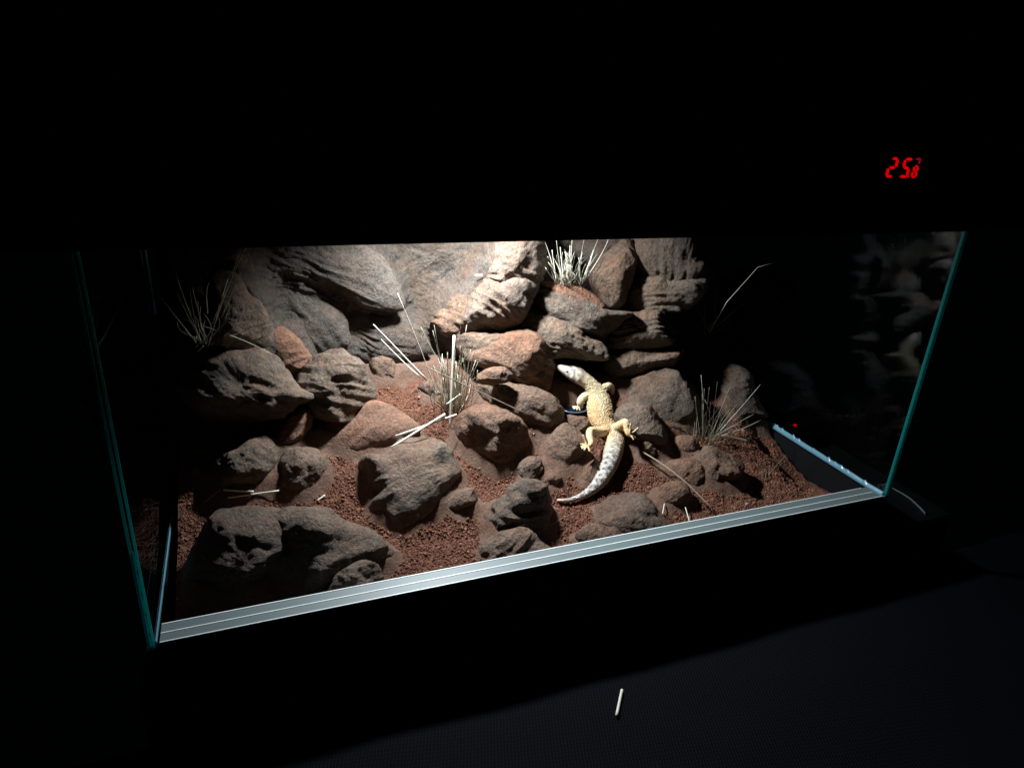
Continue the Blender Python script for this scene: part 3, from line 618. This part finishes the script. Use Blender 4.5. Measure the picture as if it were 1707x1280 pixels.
def bend(a, b_, sag, n=7, wob=0.0):
    a, b_ = Vector(a), Vector(b_); w1 = Vector((random.gauss(0, wob), random.gauss(0, wob), random.gauss(0, wob * .4)))
    return [a.lerp(b_, i / n) + Vector((0, 0, sag * math.sin(math.pi * i / n))) + w1 * math.sin(math.pi * (i / n) ** 1.4) for i in range(n + 1)]
def tuft(label, basepx, Y, blades, fill, spread, hpx, zoom=None, leanx=(0, 0), wd=.0017, pale=.3):
    """one tuft: every blade a part. `blades` are (base, tip[, width]) in photo pixels, `fill` random ones"""
    bp = at(*basepx, Y); t = empty('grass_tuft', bp, label, 'grass tuft', 'dry grass tufts')
    for bl in blades:
        (b0, b1) = bl[:2]; wv = bl[2] if len(bl) > 2 else wd
        mt_ = M['pale_blade'] if (len(bl) > 3 and bl[3]) else M['blade']
        y0 = Y + random.uniform(-.006, .006); y1 = Y + random.uniform(-.03, .02)
        p0 = at(*b0, y0); p1 = at(*b1, y1)
        blade_mesh('blade', bend(p0, p1, random.uniform(-.003, .003), 7, .0009), wv, mt_, t)
    for i in range(fill):
        b0 = (basepx[0] + random.gauss(0, spread[0]), basepx[1] + random.gauss(0, spread[1]))
        ang = random.gauss(leanx[0], leanx[1]); h = hpx * random.uniform(.45, 1.0)
        b1 = (b0[0] + math.sin(ang) * h, b0[1] - math.cos(ang) * h)
        p0 = at(*b0, Y + random.uniform(-.01, .01)); p1 = at(*b1, Y + random.uniform(-.035, .03))
        blade_mesh('blade', bend(p0, p1, random.uniform(-.004, .004), 7, .0045), wd * random.uniform(.55, 1.1), M['pale_blade'] if random.random() < pale else M['blade'], t)
    return t
def zz(x0, y0, s): return lambda x, y: (x0 + x / s, y0 + y / s)
q = zz(480, 380, 4.2675)
Yt = G(748, 690).y
tuft('tall dry grass tuft in the middle of the tank', (752, 688), Yt, [
    (q(1090, 1250), q(780, 465), .0013, 1), (q(990, 1085), q(607, 686), .0030, 1), (q(940, 1060), q(662, 792), .0018, 1),
    (q(1110, 1000), q(945, 700), .0014), (q(1130, 1150), q(1030, 730), .0022), (q(1140, 1180), q(1040, 690), .0013),
    (q(1150, 1230), q(1135, 885), .0022), (q(1190, 1230), q(1225, 840), .0020), (q(1240, 1260), q(1300, 865), .0024, 1),
    (q(1250, 1280), q(1328, 870), .0026), (q(1200, 1260), q(1272, 690), .0014, 1), (q(1160, 1240), q(1190, 860), .002, 1),
    (q(1130, 1290), q(1045, 1160), .0014), (q(1220, 1240), q(1262, 880), .0020), (q(1100, 1280), q(930, 1150), .0014)],
    74, (12, 4), 98, leanx=(.04, .22), wd=.0015, pale=.18)
q = zz(780, 380, 4.064)
tuft('pale dry grass tuft on the ledge between the top boulders', (950, 474), .340, [
    (q(600, 350), q(520, 85), .0016, 1), (q(640, 350), q(598, 60), .0022, 1), (q(650, 350), q(625, 130), .0024, 1), (q(655, 360), q(642, 165), .002, 1),
    (q(670, 360), q(658, 160), .0026, 1), (q(685, 360), q(692, 118), .0024, 1), (q(695, 350), q(708, 60), .0022, 1), (q(680, 360), q(678, 170), .0028, 1),
    (q(730, 350), q(790, 60), .0016, 1), (q(730, 340), q(775, 165), .0024, 1), (q(780, 350), q(850, 148), .0028, 1), (q(800, 340), q(890, 60), .0016, 1),
    (q(810, 340), q(955, 70), .0022, 1), (q(620, 370), q(540, 195), .0026, 1), (q(620, 380), q(525, 268), .0022, 1), (q(760, 360), q(752, 200), .003, 1),
    (q(790, 360), q(832, 190), .0022, 1), (q(600, 360), q(570, 150), .0022, 1)],
    40, (11, 4), 58, leanx=(.05, .36), wd=.0017, pale=.3)
q = zz(1080, 600, 3.556)
Yr = G(1175, 738).y
tuft('grey-green dry grass tuft at the right, leaning to the right', (1174, 738), Yr, [
    (q(335, 470), q(315, 90), .0014, 1), (q(310, 460), q(280, 215), .0014), (q(325, 480), q(322, 200), .0024), (q(330, 480), q(335, 170), .0022), (q(335, 480), q(365, 160), .0018),
    (q(375, 470), q(412, 130), .0014), (q(380, 450), q(490, 158), .0014, 1), (q(400, 440), q(470, 272), .0016), (q(400, 440), q(535, 255), .0018),
    (q(430, 420), q(668, 145), .0018, 1), (q(400, 455), q(630, 320), .0018), (q(440, 450), q(670, 355), .0020, 1), (q(405, 450), q(552, 378), .0018), (q(450, 420), q(650, 238), .0012), (q(430, 440), q(600, 300), .0014)],
    36, (9, 4), 66, leanx=(.42, .5), wd=.0012, pale=.1)
q = zz(100, 370, 4.2675)
tuft('shadowed dry grass tuft on the left ledge, with tall bent stalks', (340, 572), .252, [
    (q(960, 850), q(682, 484), .0020), (q(1000, 850), q(818, 348), .0022), (q(990, 830), q(828, 490), .0014), (q(970, 740), q(925, 485), .0014), (q(1000, 700), q(942, 460), .0014),
    (q(1050, 650), q(1062, 432), .0014, 1), (q(1080, 730), q(1340, 150), .0016), (q(1100, 720), q(1275, 230), .0016), (q(1110, 700), q(1195, 408), .0018, 1), (q(1150, 680), q(1285, 360), .0014),
    (q(1170, 700), q(1260, 550), .0012), (q(1030, 880), q(1505, 730), .0015), (q(1030, 745), q(1500, 938), .0012, 1), (q(1020, 880), q(975, 930), .0012)],
    16, (8, 4), 80, leanx=(-.05, .45), wd=.0013, pale=.05)
tuft('dark grass tuft in the far right shadow with one bright bent blade', (1182, 556), .33, [
    ((1190, 540), (1196, 462), .0012), ((1186, 552), (1244, 505), .0013), ((1174, 560), (1177, 508), .0010)], 7, (6, 3), 60, leanx=(.45, .35), wd=.0012, pale=0)
tp = [o for o in COL.objects if o.name.startswith('grass_tuft')][-1]
blade_mesh('blade', [at(1184, 552, .30), at(1212, 503, .262), at(1240, 472, .245), at(1263, 446, .238), at(1290, 438, .23)], .0019, M['pale_blade'], tp)

def straw_piece(a, b_, wd, mat, label, lift=.0018, mid=None, Ya=None, Yb=None, name='straw', group='loose straws in and below the tank'):
    pa = at(*a, Ya) if Ya is not None else G1(*a) + Vector((0, 0, lift))
    pb = at(*b_, Yb) if Yb is not None else G1(*b_) + Vector((0, 0, lift))
    pts = bend(pa, pb, mid or 0)
    o = blade_mesh(name, pts, wd, M[mat], None, .7, False); tag(o, label, 'straw', group); return o
S = straw_piece
S((374, 826), (424, 829), .0026, 'pale_blade', 'short pale straw lying flat left of the other in the front left gravel', lift=.008)
S((381, 838), (466, 826), .0020, 'pale_blade', 'longer pale straw crossing below a short one in the front left gravel', lift=.007)
S((529, 838), (542, 829), .0026, 'pale_blade', 'tiny pale straw above the wide grey-olive front boulder', lift=.003)
S((340, 843), (432, 785), .0014, 'stem', 'thin dark stalk leaning on the half-shadowed lumpy rock', lift=.004, mid=.004)
YA = G(690, 740).y
S((659, 727), (761, 691), .0026, 'pale_blade', 'upper of two crossed white straws on the two-knobbed boulder', Ya=YA - .045, Yb=YA - .012)
S((652, 746), (742, 690), .0030, 'pale_blade', 'lower of two crossed white straws on the two-knobbed boulder', Ya=YA - .052, Yb=YA - .018)
S((749, 727), (757, 559), .0036, 'pale_blade', 'long thick white straw standing upright against the middle grass tuft', Ya=Yt - .03, Yb=Yt - .005)
S((744, 674), (767, 657), .0018, 'pale_blade', 'short white straw caught in the middle grass tuft', Ya=Yt - .03, Yb=Yt - .02)
S((714, 613), (882, 692), .0015, 'stem', 'long thin brown stem from the middle tuft to the broad reddish boulder', Ya=Yt - .02, Yb=.225)
S((1067, 764), (1192, 868), .0023, 'stem', 'long brown stem slanting over the round brown stone to the track', lift=.012, mid=.008)
S((894, 894), (966, 857), .0014, 'stem', 'thin curved tan stalk between the dark-capped rock and the track', lift=.004, mid=.003)
S((1104, 861), (1107, 844), .0022, 'pale_blade', 'short upright white straw right of the wide dark boulder', lift=.004)
S((1149, 874), (1142, 850), .0020, 'pale_blade', 'white straw touching the track, right of a shorter one', lift=.004)
S((1200, 741), (1246, 751), .0030, 'blade', 'grey dry leaf lying at the foot of the right grass tuft', lift=.016)
S((1274, 805), (1277, 789), .0018, 'blade', 'shortest dim straw in the right gravel corner', lift=.004)
S((1280, 797), (1309, 764), .0012, 'blade', 'long dim straw leaning up in the right gravel corner', lift=.006)
S((1257, 798), (1278, 786), .0010, 'blade', 'faint straw lying lowest in the right gravel corner', lift=.003)
S((360, 935), (492, 1002), .0012, 'stem', 'long dark stalk in the shadow of the front left rocks', lift=.001)
S((1110, 712), (1140, 719), .0016, 'stem', 'short brown stem on the orange soil beside the big dark block', lift=.006)
S((792, 459), (804, 459), .0022, 'pale_blade', 'tiny straw stuck on the rear wall beside the top pale boulder', Ya=.372, Yb=.372)

# ------------------------------------------------------------------ water dish in the cave
dc = at(954, 684, .270)
dish = empty('water_dish', dc - Vector((0, 0, .006)), 'dark blue glossy dish in the cave below the gecko head', 'dish')
def lathe(name, prof, mat, parent, c, n=48):
    vs = [(c.x + r * math.cos(2 * math.pi * i / n), c.y + r * math.sin(2 * math.pi * i / n), c.z + z) for r, z in prof for i in range(n)]
    fs = [(k * n + i, k * n + (i + 1) % n, (k + 1) * n + (i + 1) % n, (k + 1) * n + i) for k in range(len(prof) - 1) for i in range(n)]
    return mesh(name, vs, fs, mat, parent)
lathe('bowl', [(.0001, -.006), (.018, -.006), (.0225, .005), (.0236, .007), (.0226, .0072), (.021, .004), (.017, -.004), (.0001, -.0045)], M['dish'], dish, dc)
lathe('rim', [(.0228, .0066), (.0240, .0066), (.0240, .0078), (.0228, .0078), (.0228, .0066)], M['rim'], dish, dc)
lathe('water', [(.0001, .0015), (.0195, .0015)], M['water'], dish, dc)

# ------------------------------------------------------------------ leopard gecko
at_ = at
def gecko():
    k = 4.922; at = lambda px, py, Y: at_(px, py, Y + .018)
    z = lambda x, y: (900 + x / k, 590 + y / k)
    SP = [  # zoom x, y, depth Y, width (zoom px), height/width
        (138, 106, .2800, 26, .75), (150, 110, .2795, 50, .72), (180, 120, .2785, 84, .72), (215, 134, .2770, 112, .74), (262, 152, .2740, 158, .70), (310, 174, .2710, 176, .66),
        (350, 200, .2680, 152, .64), (392, 232, .2640, 134, .68), (430, 272, .2590, 140, .70), (462, 316, .2530, 165, .70), (482, 370, .2450, 188, .68), (490, 430, .2350, 208, .66),
        (496, 490, .2250, 212, .64), (508, 545, .2150, 196, .64), (540, 590, .2060, 172, .66), (575, 632, .1980, 148, .70), (604, 672, .1920, 152, .76), (614, 720, .1850, 158, .84), (606, 780, .1770, 156, .90),
        (590, 840, .1690, 150, .92), (568, 900, .1610, 144, .92), (540, 960, .1530, 132, .92), (508, 1020, .1450, 116, .92), (470, 1072, .1375, 96, .92), (428, 1112, .1310, 78, .92), (380, 1146, .1250, 62, .92),
        (330, 1170, .1200, 50, .92), (280, 1188, .1160, 41, .92), (230, 1199, .1125, 34, .92), (185, 1202, .1100, 30, .92), (155, 1200, .1085, 27, .9), (142, 1199, .1080, 14, .9)]
    fix = []
    for i, (x, y, Y, w_, h_) in enumerate(SP):
        if i > 16:
            g = G1(*z(x, y)); rr = w_ / k / F * .85 / 2; f = min(1, (i - 16) / 7); gy = g.y - .018; Y = (1 - f) * Y + f * (gy - rr * 1.5); Y = min(Y, gy - rr * 1.3)
        fix.append((x, y, Y, w_, h_))
    ys_ = np.array([f[2] for f in fix])
    for _ in range(4): ys_[11:27] = .25 * ys_[10:26] + .5 * ys_[11:27] + .25 * ys_[12:28]
    SP = [(x, y, float(Y), w_, h_) for (x, y, _q, w_, h_), Y in zip(fix, ys_)]
    pts = [at(*z(x, y), Y) for x, y, Y, w_, h_ in SP]
    wid = [w_ / k / F * (p - Vector(C)).length for p, (x, y, Y, w_, h_) in zip(pts, SP)]
    hf = [s[4] for s in SP]
    # densify
    n = 150; t = np.linspace(0, len(pts) - 1, n); A = np.array([p[:] for p in pts])
    def cr(arr, u):
        i = int(min(math.floor(u), len(arr) - 2)); f = u - i
        p0, p1, p2, p3 = arr[max(i - 1, 0)], arr[i], arr[i + 1], arr[min(i + 2, len(arr) - 1)]
        return .5 * ((2 * p1) + (-p0 + p2) * f + (2 * p0 - 5 * p1 + 4 * p2 - p3) * f * f + (-p0 + 3 * p1 - 3 * p2 + p3) * f ** 3)
    SPN = np.array([cr(A, u) for u in t]); WD = np.interp(t, range(len(wid)), wid); HF_ = np.interp(t, range(len(hf)), hf)
    UP = Vector((.0, -.32, .95)).normalized()
    bm = bmesh.new()
    def tube(P, rx, rz, seg=20, up=UP, sq=0.0):
        rings = []
        for i, p in enumerate(P):
            tg = Vector(P[min(i + 1, len(P) - 1)]) - Vector(P[max(i - 1, 0)]); tg.normalize()
            lat = tg.cross(up).normalized(); nu = lat.cross(tg).normalized()
            rings.append([bm.verts.new(Vector(p) + lat * rx[i] * math.cos(a) + nu * rz[i] * math.sin(a)) for a in [2 * math.pi * j / seg for j in range(seg)]])
        for i in range(len(P) - 1):
            for j in range(seg): bm.faces.new((rings[i][j], rings[i][(j + 1) % seg], rings[i + 1][(j + 1) % seg], rings[i + 1][j]))
        bm.faces.new(rings[0][::-1]); bm.faces.new(rings[-1])
    tube(SPN, WD / 2, WD / 2 * HF_, 28)
    def ball(c, r, s=(1, 1, 1)):
        g = bmesh.ops.create_icosphere(bm, subdivisions=2, radius=r)
        for v in g['verts']: v.co = Vector((v.co.x * s[0], v.co.y * s[1], v.co.z * s[2])) + Vector(c)
    def limb(P, R, m_=6):
        P = [Vector(p) for p in P]; A2 = np.array([p[:] for p in P]); u = np.linspace(0, len(P) - 1, len(P) * m_)
        Q = [cr(A2, a) for a in u]; rr = np.interp(u, range(len(R)), R); tube(Q, rr, rr, 12, Vector((.1, -.2, 1)).normalized())
        ball(P[0], R[0]); ball(P[-1], R[-1])
    toes = []
    def foot(c, dirs, ln=.0085, r=.00125):
        for d in dirs:
            d = Vector(d).normalized(); e = Vector(c) + d * ln
            mid = Vector(c) + d * ln * .55 + Vector((0, 0, .0012))
            limb([c, mid, e], [r * 1.15, r, r * .8], 4); ball(e, r * 1.05)
    # left fore limb
    h = at(*z(303, 440), .250)
    limb([at(*z(420, 335), .256), at(*z(362, 352), .252), at(*z(330, 392), .250), at(*z(334, 430), .250), at(*z(320, 438), .249), h], [.0062, .0058, .0053, .0040, .0028, .0022])
    foot(h, [(-1, -.1, .1), (-.8, -.5, 0), (-.9, .4, .1), (-.3, -.8, -.1), (.4, -.7, -.3)], .006)
    # right fore limb
    h = at(*z(598, 378), .262)
    limb([at(*z(515, 290), .256), at(*z(560, 262), .262), at(*z(586, 276), .266), at(*z(592, 320), .266), h], [.0062, .0056, .0048, .0036, .0024])
    foot(h, [(1, 0, -.1), (.9, .4, 0), (.8, -.5, -.1), (.4, -.8, -.2)], .006)
    # left hind limb
    h = at(*z(392, 760), .148)
    limb([at(*z(560, 635), .195), at(*z(480, 640), .187), at(*z(415, 632), .181), at(*z(408, 680), .168), at(*z(420, 725), .158), at(*z(408, 752), .152), h], [.0080, .0070, .0054, .0047, .0040, .0030, .0025])
    foot(h, [(-1, -.25, -.02), (-.95, .1, .1), (-.8, .5, .25), (-.8, -.6, -.1), (-.2, -1, -.2)], .0095, .0014)
    limb([h, at(*z(372, 712), .153), at(*z(355, 668), .157)], [.002, .0014, .0013])
    # right hind limb
    h = at(*z(738, 668), .160)
    limb([at(*z(615, 615), .193), at(*z(668, 580), .182), at(*z(704, 562), .174), at(*z(712, 610), .168), at(*z(720, 650), .163), h], [.0072, .0064, .0053, .0044, .0035, .0026])
    for tip in ((745, 575), (772, 640), (806, 608)):
        limb([h, h.lerp(at(*z(*tip), .162), .5), at(*z(*tip), .162)], [.0017, .0013, .0013])
    foot(h, [(.9, -.4, -.3), (.3, -.9, -.4)], .008)
    # eye bulges and jaw corner
    T0 = Vector(SPN[0]); hd = (Vector(pts[5]) - Vector(pts[0])).normalized(); lat = hd.cross(UP).normalized(); upn = lat.cross(hd).normalized()
    eyeL = at(*z(215, 134), .2745); side = 1 if (eyeL - Vector(pts[3])).dot(lat) > 0 else -1
    e0 = Vector(pts[3]) + lat * side * WD[int(3 / (len(pts) - 1) * n)] * .30 + upn * .0026
    e1 = Vector(pts[3]) - lat * side * WD[int(3 / (len(pts) - 1) * n)] * .34 + upn * .0026
    ball(e0, .0037); ball(e1, .0037)
    me = bpy.data.meshes.new('tmp'); bm.normal_update(); bm.to_mesh(me); bm.free()
    tmp = bpy.data.objects.new('tmp', me); COL.objects.link(tmp)
    md = tmp.modifiers.new('r', 'REMESH'); md.mode = 'VOXEL'; md.voxel_size = .00062; md.use_smooth_shade = True
    ms = tmp.modifiers.new('s', 'SMOOTH'); ms.factor = .5; ms.iterations = 5
    dg = bpy.context.evaluated_depsgraph_get(); ev = tmp.evaluated_get(dg); m2 = bpy.data.meshes.new_from_object(ev)
    V = np.empty(len(m2.vertices) * 3); m2.vertices.foreach_get('co', V); V = V.reshape(-1, 3)
    NV = np.array([v.normal[:] for v in m2.vertices])
    bpy.data.objects.remove(tmp)
    # nearest spine sample: s along the body, side offset, height
    idx = np.empty(len(V), int)
    for a in range(0, len(V), 4000):
        d = ((V[a:a + 4000, None, :] - SPN[None]) ** 2).sum(2); idx[a:a + 4000] = d.argmin(1)
    TG = np.gradient(SPN, axis=0); TG /= np.linalg.norm(TG, axis=1)[:, None]
    LT = np.cross(TG, np.array(UP)); LT /= np.linalg.norm(LT, axis=1)[:, None]; NU = np.cross(LT, TG)
    rel = V - SPN[idx]; lt = (rel * LT[idx]).sum(1); nu = (rel * NU[idx]).sum(1); along = (rel * TG[idx]).sum(1)
    dist = np.linalg.norm(rel, axis=1) / (WD[idx] / 2)
    si = t[idx]                                        # spine index 0..31
    arc = np.r_[0, np.cumsum(np.linalg.norm(np.diff(SPN, axis=0), axis=1))][idx] + along
    lerp = lambda a, b_, f: np.asarray(a, float) * (1 - f[:, None]) + np.asarray(b_, float) * f[:, None]
    WHITE, GREY, CREAM, YEL, ORG, PINK = (.47, .415, .33), (.15, .135, .13), (.57, .45, .26), (.55, .37, .15), (.50, .24, .085), (.42, .25, .16)
    s = si; wl = WD[idx] / 2; ltn = lt / wl; mz = nu / (wl * HF_[idx])
    limbf = sst(1.12, 1.4, dist) * ~((s > 0) & (s < 4.5))
    # tubercles: jittered grid of small cones
    cl_ = V / .0024; I0 = np.floor(cl_).astype(int); best = np.full(len(V), 9.0)
    for dx in (-1, 0, 1):
        for dy in (-1, 0, 1):
            for dz in (-1, 0, 1):
                Iq = I0 + np.array((dx, dy, dz)); hh = PERM[PERM[PERM[Iq[:, 0] & 255] + (Iq[:, 1] & 255)] + (Iq[:, 2] & 255)]
                jit = np.stack([PERM[hh], PERM[hh + 57], PERM[hh + 113]], 1) / 255.0
                best = np.minimum(best, np.linalg.norm(Iq + jit - cl_, axis=1))
    bumpv = np.maximum(0, .52 - best) / .52
    amp = .0017 * sst(5.0, 8.5, s) * (1 - .5 * limbf) * (1 - .75 * sst(16, 18, s))
    ringw = np.sin(arc * 2 * np.pi / .0058)
    V2 = V + NV * (bumpv * amp)[:, None] + NV * (.00030 * ringw * sst(16.5, 17.5, s) * sst(28, 23, s) * (1 - limbf))[:, None]
    tsp = sst(16, 18, s) * sst(27, 23, s) * (1 - limbf) * np.maximum(0, np.sin(ltn * 9)) * sst(.3, .9, ringw) * .0006
    V2 = V2 + NV * tsp[:, None]
    n1 = pn(V * 170); n2 = pn(V * 420 + 5); n3 = pn(V * 80 + 9); n4 = pn(V * 120 + 31)
    head = lerp(np.broadcast_to(WHITE, V.shape), GREY, .8 * sst(.0, .18, n1 + .3 * n2) * sst(1.6, 3.5, s)); head = lerp(head, CREAM, .45 * sst(3.8, 6.5, s))
    jaw = sst(.35, .75, np.abs(ltn)) * sst(3.6, 4.4, s) * (1 - sst(5.6, 6.6, s)) * sst(.25, -.25, nu / wl)
    head = lerp(head, (.42, .17, .07), .75 * jaw)
    head = head * np.where((s < 5.2) & (s > 1.2) & (np.abs(mz + .20 + .06 * np.sin(s * 1.3)) < .07), .4, 1)[:, None]
    body = lerp(np.broadcast_to(CREAM, V.shape), YEL, np.clip(sst(7, 11, s) * .5 + .4 * n3, 0, 1)); body = lerp(body, ORG, (.6 * sst(10, 13.5, s) + .35 * sst(.05, .4, n1)) * (.4 + .6 * sst(-.15, .4, n3 + .1)))
    body = lerp(body, (.62, .54, .36), .6 * np.exp(-(ltn / .22) ** 2))
    body = lerp(body, (.40, .38, .33), .6 * sst(.08, .32, n4) * (1 - sst(10, 13, s)))
    body = lerp(body, (.64, .55, .34), .75 * sst(.25, .8, bumpv)) * (1 - .40 * sst(.3, .0, bumpv) * sst(4.5, 8, s))[:, None]
    ringc = np.sin(arc * 2 * np.pi / .0116 + 1.2); spot = 0
    for ln_ in (-.34, .34):
        nzl = pn(c3(arc * 150, 0 * arc, ln_ * 5 + 0 * arc))
        spot = np.maximum(spot, np.exp(-((ltn - ln_ - .25 * nzl) / .22) ** 2) * sst(-.2, .5, ringc * (1 if ln_ > 0 else -.8) + .9 * nzl))
    tail = lerp(np.broadcast_to((.50, .46, .41), V.shape), PINK, .6 * sst(.45, 1.0, np.abs(ltn)))
    tail = lerp(tail, (.24, .22, .21), .55 * sst(.1, .7, np.sin(arc * 2 * np.pi / .0175 + 2.5 * pn(V * 60))) * sst(-.4, .3, mz))
    tail = lerp(tail, (.20, .19, .19), .6 * sst(.0, .3, pn(V * 150 + 7)) * sst(-.2, .4, mz))
    tail = lerp(tail, (.035, .035, .045), .92 * spot * sst(.0, .6, mz + .3)); tail = lerp(tail, (.60, .42, .34), sst(27.5, 30, s) * .8)
    tail = lerp(tail, (.56, .42, .22), .75 * sst(20.5, 16.5, s + 1.5 * n2) * (.35 + .65 * sst(.15, .8, np.abs(ltn))))
    c = lerp(head, body, sst(5.2, 8.2, s)); c = lerp(c, tail, sst(14.4, 19.0, s + 2.4 * n1 + 1.2 * n2))
    hind = (s >= 13).astype(float)
    lc = lerp(np.broadcast_to((.58, .45, .28), V.shape), (.54, .35, .14), .7 * hind * sst(-.2, .4, n1 + .2)); lc = lerp(lc, (.70, .62, .42), .5 * sst(.3, .8, bumpv))
    c = lerp(c, lc, limbf); COLR = np.c_[c, np.ones(len(V))]
    m2.vertices.foreach_set('co', (V2).ravel())
    cat_ = m2.color_attributes.new('skin', 'FLOAT_COLOR', 'POINT'); cat_.data.foreach_set('color', np.ascontiguousarray(COLR).ravel())
    mt_, nt_, b = newmat('gecko_skin'); L = nt_.links.new
    ac = N(nt_, 'ShaderNodeAttribute', attribute_name='skin'); L(ac.outputs['Color'], b.inputs['Base Color'])
    b.inputs['Roughness'].default_value = .55; b.inputs['Specular IOR Level'].default_value = .3
    b.inputs['Subsurface Weight'].default_value = .08; b.inputs['Subsurface Radius'].default_value = (.003, .0016, .001); b.inputs['Subsurface Scale'].default_value = .6
    geo = N(nt_, 'ShaderNodeNewGeometry'); vo = N(nt_, 'ShaderNodeTexVoronoi'); L(geo.outputs['Position'], vo.inputs['Vector']); vo.inputs['Scale'].default_value = 900
    bp = N(nt_, 'ShaderNodeBump'); bp.inputs['Strength'].default_value = .5; bp.inputs['Distance'].default_value = .0006; bp.invert = True
    L(vo.outputs['Distance'], bp.inputs['Height']); L(bp.outputs[0], b.inputs['Normal'])
    m2.materials.clear(); m2.materials.append(mt_); m2.polygons.foreach_set('use_smooth', [True] * len(m2.polygons))
    root = empty('gecko', Vector(pts[15]) - Vector((0, 0, .02)), 'pale yellow gecko with a spotted white tail, climbing with its head turned left', 'gecko')
    body = bpy.data.objects.new('body', m2); link(body, root)
    COLR = None; ink = plain('gecko_eye', (.012, .010, .010), .12)
    for e, sg in ((e0, side), (e1, -side)):
        b2 = bmesh.new(); bmesh.ops.create_icosphere(b2, subdivisions=3, radius=1)
        out_ = (lat * sg * .8 + upn * .6).normalized(); ax = hd; ay = out_.cross(ax).normalized()
        cc = e + out_ * .0027
        for v in b2.verts: v.co = cc + ax * v.co.x * .0026 + ay * v.co.y * .0011 + out_ * v.co.z * .0014
        mm = bpy.data.meshes.new('eye'); b2.to_mesh(mm); b2.free(); mm.materials.append(ink); mm.polygons.foreach_set('use_smooth', [True] * len(mm.polygons))
        link(bpy.data.objects.new('eye', mm), root)
gecko()

# ------------------------------------------------------------------ cloth below, with one stray straw, and a strip standing for the caustic by the right corner
v = ray(1032, 1128)                                   # upper limit of the light on the cloth
nrm = np.cross(np.array((1., 0, 0)), np.array(LAMP) - np.array((0, 0, .004)))
tq = np.dot(np.array((.5, 0, .004)) - C, nrm) / np.dot(v, nrm); pc = C + v * tq
ZC = float(pc[2])
vs = []; n1, n2 = 150, 110
for j in range(n2):
    for i in range(n1):
        x = -.6 + 2.4 * i / (n1 - 1); y = -1.6 + 1.58 * j / (n2 - 1)
        zf = .005 * noise.fractal(Vector((x * 3, y * 5, 2)), 1, 2, 3) + .004 * noise.noise(Vector((x * 6 + y * 3, y * 2, 8)))
        vs.append((x, y, ZC + zf))
fs = [(j * n1 + i, j * n1 + i + 1, (j + 1) * n1 + i + 1, (j + 1) * n1 + i) for j in range(n2 - 1) for i in range(n1 - 1)]
th = len(vs); vs += [(a, b_, c - .004) for a, b_, c in vs]; fs += [tuple(th + q_ for q_ in f[::-1]) for f in fs]
cl = mesh('cloth', vs, fs, M['cloth'], None); tag(cl, 'dark navy woven cloth spread below the tank front', 'cloth')
def on_cloth(px, py):
    v = ray(px, py); t = (ZC - C[2]) / v[2]
    for _ in range(4):
        p = C + v * t; zf = .005 * noise.fractal(Vector((p[0] * 3, p[1] * 5, 2)), 1, 2, 3) + .004 * noise.noise(Vector((p[0] * 6 + p[1] * 3, p[1] * 2, 8)))
        t = (ZC + zf + .0022 - C[2]) / v[2]
    return Vector(C + v * t)
o = blade_mesh('straw', bend(on_cloth(1028, 1193), on_cloth(1037, 1150), 0), .0046, M['pale_blade'], None, .7, False)
tag(o, 'single white straw lying on the dark cloth outside the tank', 'straw', 'loose straws in and below the tank')
def on_stand(px, py, zz_=-.0590):
    v = ray(px, py); return Vector(C + v * ((zz_ - C[2]) / v[2]))
strip = [(1489, 814), (1503, 822), (1518, 832), (1532, 845), (1543, 857)]  # solid grey strip modelled in place of the light arc on the cabinet top
o = blade_mesh('caustic_arc', [on_stand(*p) for p in strip], .008, plain('caustic_grey', (.10, .13, .14), .5), None, .25, False)
tag(o, 'faint curved arc of light, modelled as a grey strip outside the right front corner', 'strip')
# standby light of a plug behind the right pane
pl = on_stand(1327, 714, -.020); plug = empty('plug', pl - Vector((0, 0, .04)), 'tiny red standby light seen low through the right pane', 'standby light')
box('plug_body', pl - Vector((.012, .004, .0385)), pl + Vector((.012, .02, .0060)), M['black'], plug, .002)
disc('red_light', pl + Vector((-.0045, -.0005, .0061)), .0030, .0024, .0022, M['led'], plug)
